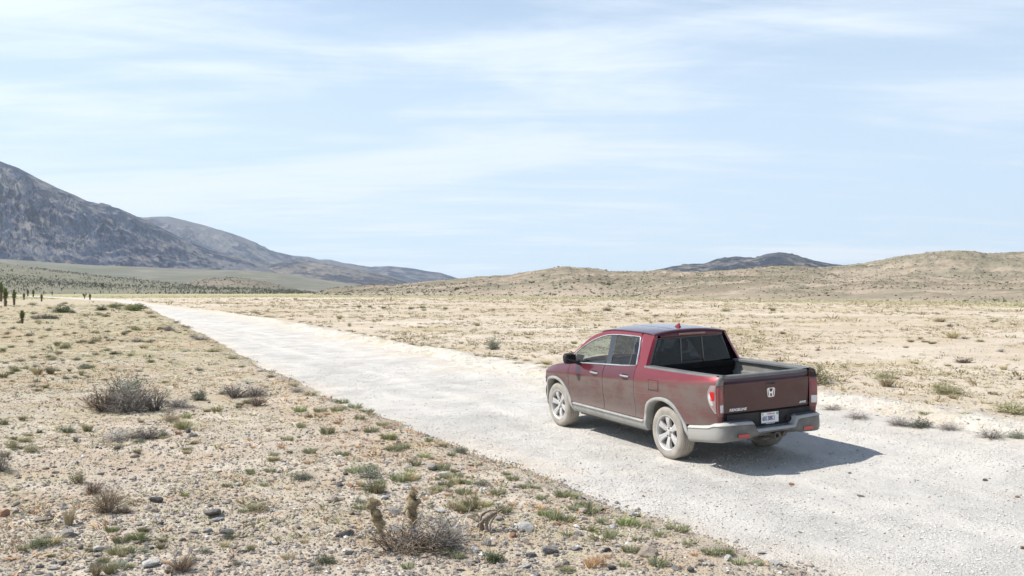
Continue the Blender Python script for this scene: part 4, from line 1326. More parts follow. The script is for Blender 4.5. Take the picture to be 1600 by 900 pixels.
# number plate
plate = MB(); plate.box((-1.094, -.138, .588), (-1.086, .166, .738), .0)
pf = MB(); pf.box((-1.092, -.150, .574), (-1.083, .178, .750), .004)
fr_ = pf.build('plate_frame', black, bmp)
V_, F_ = plate.V, plate.F
plate.V = [(x - .002, y, .594 + (z - .588) * .96) for x, y, z in V_]
pl = plate.build('number_plate', pmat('plate_white', (.74, .75, .77), .4)[0])
blue = pmat('plate_blue', (.03, .035, .12), .5)[0]
text('plate_number', '60138K1', .088, .152, .627, -1.0975, blue, pl, .001, 0, bold=.0015, sx=.70)
text('plate_state', 'California', .034, .065, .706, -1.0975, pmat('plate_red', (.55, .06, .05), .5)[0], pl, .001, .2)
mb = MB(); mb.box((-1.0985, -.130, .700), (-1.096, -.100, .730)); mb.build('plate_sticker', pmat('sticker_green', (.06, .38, .22), .5)[0], pl)
mb = MB(); mb.box((-1.0985, .128, .700), (-1.096, .158, .730)); mb.build('plate_sticker', pmat('sticker_yellow', (.45, .50, .30), .5)[0], pl)
mb = MB()
for k in range(9):
    mb.box((-1.0945, .078 - k * .018 - .006, .579), (-1.0925, .078 - k * .018 + .006, .589))
mb.build('frame_print', white, fr_)
# hitch receiver, cross bar, exhaust
mb = MB()
mb.tube([(-1.12, -.50, .455), (-1.12, .42, .455)], .026, 10)
mb.build('hitch_bar', under, smooth=40)
mb = MB()
for a, b in (((-1.22, -.036, .395), (-1.05, -.026, .467)), ((-1.22, .026, .395), (-1.05, .036, .467)), ((-1.22, -.036, .395), (-1.05, .036, .405)), ((-1.22, -.036, .457), (-1.05, .036, .467))):
    mb.box(a, b)
mb.box((-1.225, -.046, .385), (-1.205, -.030, .477)); mb.box((-1.225, .030, .385), (-1.205, .046, .477)); mb.box((-1.225, -.046, .465), (-1.205, .046, .477)); mb.box((-1.225, -.046, .385), (-1.205, .046, .397))
mb.build('hitch_receiver', under)
mb = MB()
mb.tube([(-1.19, .12, .41), (-1.17, .16, .39), (-1.18, .22, .40)], [.012, .014, .012], 8)
mb.tube([(-1.19, -.16, .43), (-1.15, -.16, .43)], .03, 10)
mb.build('tow_loop', under)
mb = MB(); mb.tube([(-1.05, .30, .40), (-.7, .32, .39), (-.3, .30, .42)], .035, 10); mb.build('exhaust_pipe', under, smooth=40)

# ------- front end (seen only from other sides)
def fplan(s):      # 0 at the left side, 1 at the right
    pts = [(3.68, .945), (3.80, .885), (3.90, .79), (3.98, .64), (4.04, .42), (4.07, .2), (4.08, 0), (4.07, -.2), (4.04, -.42), (3.98, -.64), (3.90, -.79), (3.80, -.885), (3.68, -.945)]
    k = s * 12; i = min(11, int(k)); f = k - i
    return (pts[i][0] * (1 - f) + pts[i + 1][0] * f, pts[i][1] * (1 - f) + pts[i + 1][1] * f)
mb = MB()
def fb(u, v):
    x, y = fplan(u); z = .26 + .44 * v
    k = interp(v, [0, .3, .6, .85, 1], [.94, .985, 1, .995, .975])
    return (3.2 + (x - 3.2) * (k if abs(y) < .93 else k * .5 + .5), y * (k if abs(y) > .3 else 1), z)
mb.grid(fb, 49, 12, flip=True); fbo = mb.build('front_bumper', P_side, smooth=40)
mb = MB(); mb.grid(lambda u, v: (lambda p: (p[0] + .006, p[1], p[2]))(fb(.25 + .5 * u, .02 + .38 * v)), 20, 5); mb.build('lower_intake', black, fbo)
def fz(u): 
    x, y = fplan(u)
    return min(.99, zt_(min(x, 4.06)) - .005) if abs(y) > .3 else zt_(4.06)
mb = MB()
mb.grid(lambda u, v: (lambda p, z0, z1: (3.2 + (p[0] - 3.2) * (1 - .03 * v), p[1] * (1 - .02 * v), z0 + (z1 - z0) * v))(fplan(u), .70, fz(u)), 49, 6, flip=True)
mb.build('front_panel', P_side, smooth=40)
for s_, (a, b) in ((1, (.02, .235)), (-1, (.765, .98))):
    mb = MB()
    mb.grid(lambda u, v: (lambda p, z0, z1: (3.2 + (p[0] - 3.2) * (1 - .03 * v) + .006, p[1] * (1 - .02 * v) + s_ * .006, z0 + (z1 - z0) * v))(fplan(a + (b - a) * u), .765, fz(a + (b - a) * u) - .012), 16, 6, flip=True)
    mb.build('headlamp', clearlens, smooth=40)
mb = MB()
mb.grid(lambda u, v: (lambda p: (3.2 + (p[0] - 3.2) * (1 - .03 * v) + .010, p[1], .70 + (zt_(4.06) - .02 - .70) * v))(fplan(.27 + .46 * u)), 18, 5, flip=True)
gr = mb.build('grille', black)
for z in (.71, .745, .78):
    mb = MB(); mb.tube([(lambda p: (p[0] + .018, p[1], z))(fplan(.27 + .46 * k / 12)) for k in range(13)], .010, 6); mb.build('grille_bar', chrome, gr)

# ------- underside, cabin, seats
mb = MB()
mb.box((.62, -.86, .29), (2.62, .86, .47)); mb.box((-.50, -.54, .33), (3.70, .54, .60)); mb.box((-.975, -.84, .50), (-.60, .84, .80)); mb.box((3.66, -.80, .32), (3.86, .80, .72))
mb.box((-1.0, -.55, .45), (-.45, .55, .56))
mb.box((2.78, -.86, .45), (2.83, .86, 1.12))
mb.box((2.85, -.54, .60), (3.62, .54, 1.0))
mb.build('underbody', under)
mb = MB(); mb.box((-.60, -.20, .27), (.4, .05, .36), .03); mb.build('spare_tank', under)
mb = MB(); mb.box((.655, -.84, .47), (.685, .84, 1.262)); mb.build('cab_lining', dashmat)
for s_ in (1, -1):
    mb = MB()
    mb.box((1.62, s_ * .38 - .25, .62), (2.15, s_ * .38 + .25, .80), .06)
    fs = mb.build('front_seat', seatmat, smooth=50)
    mb = MB()
    mb.grid(lambda u, v: (1.62 - .14 * v + .06 * math.cos(2 * PI * u), s_ * .38 + (.25 - .05 * v) * math.sin(2 * PI * u) * 1.0, .76 + .56 * v), 24, 8, closeu=True)
    mb.build('backrest', seatmat, fs, smooth=50)
    mb = MB(); mb.box((1.40, s_ * .38 - .13, 1.36), (1.50, s_ * .38 + .13, 1.56), .05); mb.build('headrest', seatmat, fs, smooth=50)
mb = MB(); mb.box((.95, -.70, .60), (1.42, .70, .78), .06); rs_ = mb.build('rear_seat', seatmat, smooth=50)
mb = MB(); mb.box((.80, -.70, .74), (.93, .70, 1.30), .05); mb.build('backrest', seatmat, rs_, smooth=50)
for y in (.42, -.42):
    mb = MB(); mb.box((.78, y - .12, 1.30), (.87, y + .12, 1.46), .045); mb.build('headrest', seatmat, rs_, smooth=50)
mb = MB()
mb.grid(lambda u, v: (2.45 + .50 * v, (2 * u - 1) * .86, 1.05 + .10 * math.sin(PI * min(1, v * .9 + .1)) ), 20, 8)
mb.box((2.44, -.84, .72), (2.60, .84, 1.07), .05)
mb.build('dashboard', dashmat, smooth=50)
mb = MB()
ring = [(2.30 + .06 * math.sin(a), .38 + .185 * math.cos(a), 1.06 + .175 * math.sin(a)) for a in [2 * PI * k / 28 for k in range(29)]]
mb.tube(ring, .014, 8, caps=False); mb.tube([(2.31, .20, 1.06), (2.34, .38, 1.04), (2.31, .56, 1.06)], .022, 8); mb.tube([(2.34, .38, 1.04), (2.50, .38, .98)], .03, 8)
mb.build('steering_wheel', dashmat, smooth=50)
mb = MB(); mb.box((2.05, -.10, 1.585), (2.09, .10, 1.645), .02); mb.build('rear_view_mirror', black)

# ------- wheels
TR_R = .378
def make_wheel(x, sgn, parent):
    w = MB()
    w.lathe([(.04, .05), (.05, .052), (.145, .028), (.168, .030), (.168, .005), (.05, .0), (.226, -.02), (.226, -.03)], 40)
    hub = w.build('wheel', rimdark, parent, smooth=35)
    t = MB()
    # y: outer face at +.12, inner at -.12
    prof = [(.232, .085), (.243, .108), (.252, .117), (.262, .1215), (.275, .1225), (.288, .1245), (.300, .1265), (.322, .1270), (.338, .1235), (.352, .1165), (.3645, .1075), (.3705, .098)]
    tread = []
    for y0 in (.060, .022, -.022, -.060):
        tread += [(TR_R, y0 + .014), (TR_R, y0 + .005), (TR_R - .010, y0 + .004), (TR_R - .010, y0 - .004), (TR_R, y0 - .005)]
    prof += [(.3755, .085)] + tread + [(.3755, -.085)] + [(r, -y) for r, y in prof[::-1]]
    t.lathe(prof, 96)
    t.build('tyre', tyremat, hub, smooth=32)
    # tread blocks: shoulder lugs
    l = MB()
    for k in range(72):
        a = 2 * PI * k / 72
        for y0, y1 in ((.076, .103), (-.103, -.076)):
            ca, sa = math.cos(a), math.sin(a); cb, sb = math.cos(a + .052), math.sin(a + .052)
            r0, r1 = .366, .3795 if abs(y0) < .09 else .3795
            yo = y1 if y0 > 0 else y0; yi = y0 if y0 > 0 else y1
            q = []
            for (c_, s_) in ((ca, sa), (cb, sb)):
                q += [(r0 * c_, yi, r0 * s_), (r1 * c_, yi, r1 * s_), ((r1 - .006) * c_, yo, (r1 - .006) * s_), (.358 * c_, yo + (.004 if y0 > 0 else -.004), .358 * s_)]
            l.add(q, [(1, 5, 6, 2), (2, 6, 7, 3), (0, 1, 2, 3), (7, 6, 5, 4), (0, 4, 5, 1)])
    l.build('tread', treadmat, hub)
    r = MB()
    r.lathe([(.262, .112), (.258, .1215), (.250, .1225), (.243, .117), (.236, .100), (.230, .07), (.224, -.06), (.236, -.10), (.262, -.115)], 72)
    # six broad spokes
    for k in range(6):
        a0 = math.radians(90 + 60 * k)
        n = 9
        V = []
        for i in range(n):
            q = i / (n - 1)
            rad = .055 + .190 * q
            hw = [.034, .034, .035, .037, .040, .044, .050, .058, .070][i] * .92
            y = .078 + .020 * q + .016 * math.sin(PI * q * .9)
            for (o, dy) in ((-1, -.045), (-1, -.006), (-.72, .0), (-.16, -.001), (0, -.003), (.16, -.001), (.72, 0), (1, -.006), (1, -.045)):
                tt = o * hw
                ang = a0 + math.atan2(tt, rad)
                rr_ = math.hypot(rad, tt) if i < n - 1 else .246
                V.append((rr_ * math.cos(ang), y + dy, rr_ * math.sin(ang)))
        F = [(i * 9 + j, i * 9 + j + 1, (i + 1) * 9 + j + 1, (i + 1) * 9 + j) for i in range(n - 1) for j in range(8)]
        r.add(V, F)
    r.lathe([(.0, .098), (.034, .098), (.037, .092), (.040, .080), (.078, .078), (.086, .070), (.086, .04)], 36)
    r.build('rim', rimmat, hub, smooth=35)
    for k in range(5):
        a = math.radians(90 + 72 * k)
        nb = MB(); nb.lathe([(.0, .092), (.008, .092), (.010, .088), (.010, .076)], 6)
        nb.V = [(v[0] + .057 * math.cos(a), v[1], v[2] + .057 * math.sin(a)) for v in nb.V]
        nb.build('lug_nut', rimdark, hub)
    # raised sidewall marks
    hub.matrix_local = Matrix.Translation((x, sgn * .838, TR_R - .004)) @ Matrix.Rotation(0 if sgn > 0 else PI, 4, 'Z')
    return hub


w0 = make_wheel(0.012, 1, truck)
for x, sgn, turn in ((3.225, 1, 17), (0.012, -1, 40), (3.225, -1, 9)):
    h = w0.copy(); COL.objects.link(h); h.parent = truck
    h.matrix_local = Matrix.Translation((x, sgn * .838, TR_R - .004)) @ Matrix.Rotation(0 if sgn > 0 else PI, 4, 'Z') @ Matrix.Rotation(math.radians(turn), 4, 'Y')
    for ch in list(w0.children):
        c = ch.copy(); COL.objects.link(c); c.parent = h


# ================================================================ plants, stones, Joshua trees
rng = np.random.default_rng(7)


def plant_mat(name, c1, c2, rough=.85, rand=.25, trans=.0):
    m, t, b = pmat(name, c1, rough, spec=.15)
    oi = t.n('ShaderNodeObjectInfo').outputs['Random']
    sh = attr(t, 'shade')
    c = t.mix(sh, c1, c2)
    hs = t.n('ShaderNodeHueSaturation')
    t.put(hs, 'Value', t.ramp(oi, 0, 1, 1 - rand, 1 + rand, False)); t.put(hs, 'Hue', t.ramp(oi, 0, 1, .49, .51, False)); t.put(hs, 'Color', c)
    t.put(b, 'Base Color', hs.outputs[0])
    return m


V_straw = plant_mat('straw_grass', (.42, .36, .22), (.60, .52, .36))
V_olive = plant_mat('olive_grass', (.26, .25, .14), (.45, .40, .25))
V_green = plant_mat('green_herb', (.23, .25, .135), (.42, .42, .26))
V_bright = plant_mat('bright_green_shrub', (.20, .24, .09), (.40, .42, .20))
V_grey = plant_mat('grey_twig', (.10, .088, .078), (.45, .41, .365))
V_pale = plant_mat('pale_dead_twig', (.34, .31, .28), (.56, .52, .47))
V_brown = plant_mat('brown_twig', (.11, .08, .06), (.42, .33, .25))
V_orange = plant_mat('orange_dry_weed', (.46, .29, .17), (.62, .43, .27))
V_sage = plant_mat('sage_leaf', (.15, .16, .115), (.38, .385, .29))
V_dark = plant_mat('dark_green_scrub', (.12, .14, .075), (.27, .285, .17))


def ribbons(P0, P1, P2, w):
    """two-piece tapering blades through three points each; w (n,) base width"""
    n = len(P0)
    d = P2 - P0
    side = np.cross(d, rng.normal(size=(n, 3)))
    side /= np.linalg.norm(side, axis=1, keepdims=True) + 1e-9
    a = side * (w * .5)[:, None]
    V = np.stack([P0 - a, P0 + a, P1 - a * .7, P1 + a * .7, P2], 1).reshape(-1, 3)
    k = np.arange(n)[:, None] * 5
    T = np.concatenate([k + np.array([[0, 1, 3]]), k + np.array([[0, 3, 2]]), k + np.array([[2, 3, 4]])], 0)
    sh = np.repeat(rng.random(n), 5) * np.tile([.5, .5, .85, .85, 1.0], n)
    return V, T, sh


def merge(parts):
    Vs, Ts, Ss = [], [], []
    k = 0
    for V, T, S in parts:
        Vs.append(V); Ts.append(T + k); Ss.append(S); k += len(V)
    return np.concatenate(Vs), np.concatenate(Ts), np.concatenate(Ss)


def tuft(n, h=1.0, spread=.5, rb=.25, w=.02, droop=.25):
    """grass tuft about 1 m wide and h tall; scaled when placed"""
    th = rng.random(n) * 2 * PI
    r = np.sqrt(rng.random(n)) * rb
    P0 = np.stack([r * np.cos(th), r * np.sin(th), np.full(n, -.02)], 1)
    th2 = th + rng.normal(size=n) * .7
    L = h * (.45 + .55 * rng.random(n))
    out = spread * rng.random(n) ** .6
    P2 = P0 + np.stack([np.cos(th2) * out, np.sin(th2) * out, L * (1 - droop * out)], 1)
    P1 = P0 + (P2 - P0) * np.array([.45, .45, .62])
    return ribbons(P0, P1, P2, w * (.6 + .8 * rng.random(n)))


def twigs(n_stem, n_sub, h=1.0, rx=.5, w=.014, leaves=0, leaf=.03, flat=1.0, base=.12):
    """twiggy shrub about 1 m across: curved stems from the base, side twigs, optional small leaves"""
    th = rng.random(n_stem) * 2 * PI
    el = np.arccos(rng.random(n_stem) ** .8 * .98)
    L = (.55 + .45 * rng.random(n_stem))
    D = np.stack([np.cos(th) * np.sin(el) * rx * 1.05, np.sin(th) * np.sin(el) * rx * 1.05, np.cos(el) * h], 1) * L[:, None]
    P0 = np.stack([np.cos(th), np.sin(th), 0 * th], 1) * (rng.random(n_stem) * base)[:, None]; P0[:, 2] = -.02
    P2 = P0 + D; P2[:, 2] = np.maximum(P2[:, 2], .02)
    P1 = P0 + D * .5 + rng.normal(size=D.shape) * .05 * rx
    P1[:, 2] += .05 * h
    out = [ribbons(P0, P1, P2, w * 1.5 * (.7 + .6 * rng.random(n_stem)))]
    k = rng.integers(0, n_stem, n_sub)
    s = .25 + .75 * rng.random(n_sub)
    Q0 = np.where(s[:, None] < .5, P0[k] + (P1[k] - P0[k]) * (s * 2)[:, None], P1[k] + (P2[k] - P1[k]) * (s * 2 - 1)[:, None])
    dd = D[k] / np.linalg.norm(D[k], axis=1, keepdims=True)
    E = dd * .6 + rng.normal(size=dd.shape) * .55; E[:, 2] = E[:, 2] * .7 + .25
    E *= (.10 + .16 * rng.random(n_sub))[:, None] * np.array([rx * 2, rx * 2, h])
    Q2 = Q0 + E; Q2[:, 2] = np.maximum(Q2[:, 2], .01)
    out.append(ribbons(Q0, Q0 + E * .5 + rng.normal(size=E.shape) * .012, Q2, w * (.6 + .6 * rng.random(n_sub))))
    if leaves:
        kk = rng.integers(0, n_sub, leaves)
        f = rng.random(leaves)[:, None]
        C0 = Q0[kk] + (Q2[kk] - Q0[kk]) * f
        e = rng.normal(size=C0.shape); e /= np.linalg.norm(e, axis=1, keepdims=True); e[:, 2] = np.abs(e[:, 2])
        out.append(ribbons(C0, C0 + e * leaf * .5, C0 + e * leaf, np.full(leaves, leaf * .55)))
    V, T, S = merge(out)
    V[:, 2] *= flat
    return V, T, S


def mesh_of(name, geo, mat):
    V, T, S = geo
    me = np_mesh(name, V, T, False, {'shade': S})
    me.materials.append(mat)
    return me


KIT = {
    'tuft': [tuft(230, .95, .42, .16, .024), tuft(260, .85, .5, .20, .022), tuft(200, 1.0, .38, .14, .026)],
    'loose': [tuft(150, .8, .5, .22, .022, .4), tuft(120, .9, .55, .25, .022, .3)],
    'herb': [tuft(150, .42, .45, .40, .036, .4), tuft(170, .40, .4, .45, .034, .4), tuft(130, .5, .36, .40, .036, .3)],
    'shrub': [twigs(80, 520, 1, .5, .014), twigs(90, 600, 1, .5, .013)],
    'bigshrub': [twigs(90, 950, 1, .5, .013), twigs(100, 1050, 1, .5, .0125)],
    'tangle': [twigs(46, 420, .9, .55, .020, base=.3), twigs(52, 460, .9, .55, .018, base=.3)],
    'leafy': [twigs(80, 500, 1, .5, .012, 900, .060), twigs(90, 520, 1, .5, .012, 1000, .055)],
    'dense': [twigs(90, 600, 1, .52, .014, 1600, .070), twigs(90, 620, 1, .5, .014, 1700, .065)],
}
_mesh_cache = {}


def plant(kind, mat, x, y, w, h, name, label, cat, group=None, z=None, rot=None):
    var = int(rng.integers(0, len(KIT[kind])))
    key = (kind, var, mat.name)
    if key not in _mesh_cache:
        _mesh_cache[key] = mesh_of(name, KIT[kind][var], mat)
    o = link(name, _mesh_cache[key])
    if z is None: z = float(ground_z(x, y))
    o.location = (x, y, z)
    hh = {'herb': .45}.get(kind, 1.0)
    o.scale = (w, w, h / hh)
    o.rotation_euler = (0, 0, rng.random() * 6.28 if rot is None else rot)
    tag(o, label, cat, group)
    return o


def px_plant(kind, mat, px, py, wpx, hpx, name, label, cat, group=None):
    x, y, z = spot(px, py)
    k = math.hypot(x, y) / CAM_F
    return plant(kind, mat, x, y, max(wpx * k, .05) * (.82 if kind in ('tuft', 'leafy', 'loose') else .95), max(hpx * k, .03), name, label, cat, group, z=z)


LANDMARKS = [(20, 478, 'the large Joshua trees'), (34, 503, 'the nearest Joshua tree'), (98, 488, 'the dark rounded shrub'), (211, 485, 'the bright green bush'), (264, 517, 'the road edge shrub'), (66, 585, 'the wide straw clump'), (205, 640, 'the large twiggy shrub'), (312, 625, 'the grey ball shrub'), (210, 686, 'the low dead brush'), (402, 634, 'the tan dead bush'), (47, 706, 'the left edge shrubs'), (168, 800, 'the tan twiggy shrub'), (108, 820, 'the upright straw tuft'), (331, 804, 'the split grey rock'), (284, 892, 'the brown bottom tuft'), (470, 749, 'the green mat shrub'), (404, 797, 'the olive mat shrub'), (622, 840, 'the leaning cactus stub'), (660, 850, 'the dead brush heap'), (758, 822, 'the twisted root'), (822, 828, 'the large pale rock'), (855, 864, 'the blocky grey rock'), (925, 886, 'the orange ball weed'), (1057, 830, 'the last green clump'),
             (770, 546, 'the lone field shrub'), (546, 510, 'the tiny field shrub'), (900, 520, 'the truck bonnet'), (1066, 508, 'the truck roof'), (1200, 560, 'the truck bed'), (1275, 600, 'the right tail lamp'), (1339, 652, 'the first berm brush'), (1482, 670, 'the pale berm brush'), (1507, 530, 'the flat grey bush'), (1565, 550, 'the dark grey bush'), (1568, 577, 'the right straw clump'), (696, 483, 'the far field bushes'), (1421, 490, 'the small far bush')]
_used = set()


def spot_label(noun, px, py, wpx, size=True):
    order = sorted(LANDMARKS, key=lambda L: (L[0] - px) ** 2 + ((L[1] - py) * 1.6) ** 2)
    sz = '' if not size else ('tiny ' if wpx < 8 else 'small ' if wpx < 15 else 'medium ' if wpx < 26 else 'large ')
    lab = None
    for L in order[:3]:
        dx, dy = px - L[0], (py - L[1]) * 1.6
        d = math.hypot(dx, dy)
        v = 'above' if dy < 0 else 'below'
        h = 'left' if dx < 0 else 'right'
        if abs(dx) > 2.4 * abs(dy): w = h + ' of'
        elif abs(dy) > 2.4 * abs(dx): w = v
        else: w = v + ' and ' + h + ' of'
        how = 'just ' if d < 28 else '' if d < 70 else 'well ' if d < 140 else 'far '
        l2 = (sz + noun + ' ' + how + w + ' ' + L[2]).replace('  ', ' ')
        lab = lab or l2
        if l2 not in _used:
            lab = l2; break
    _used.add(lab)
    return lab


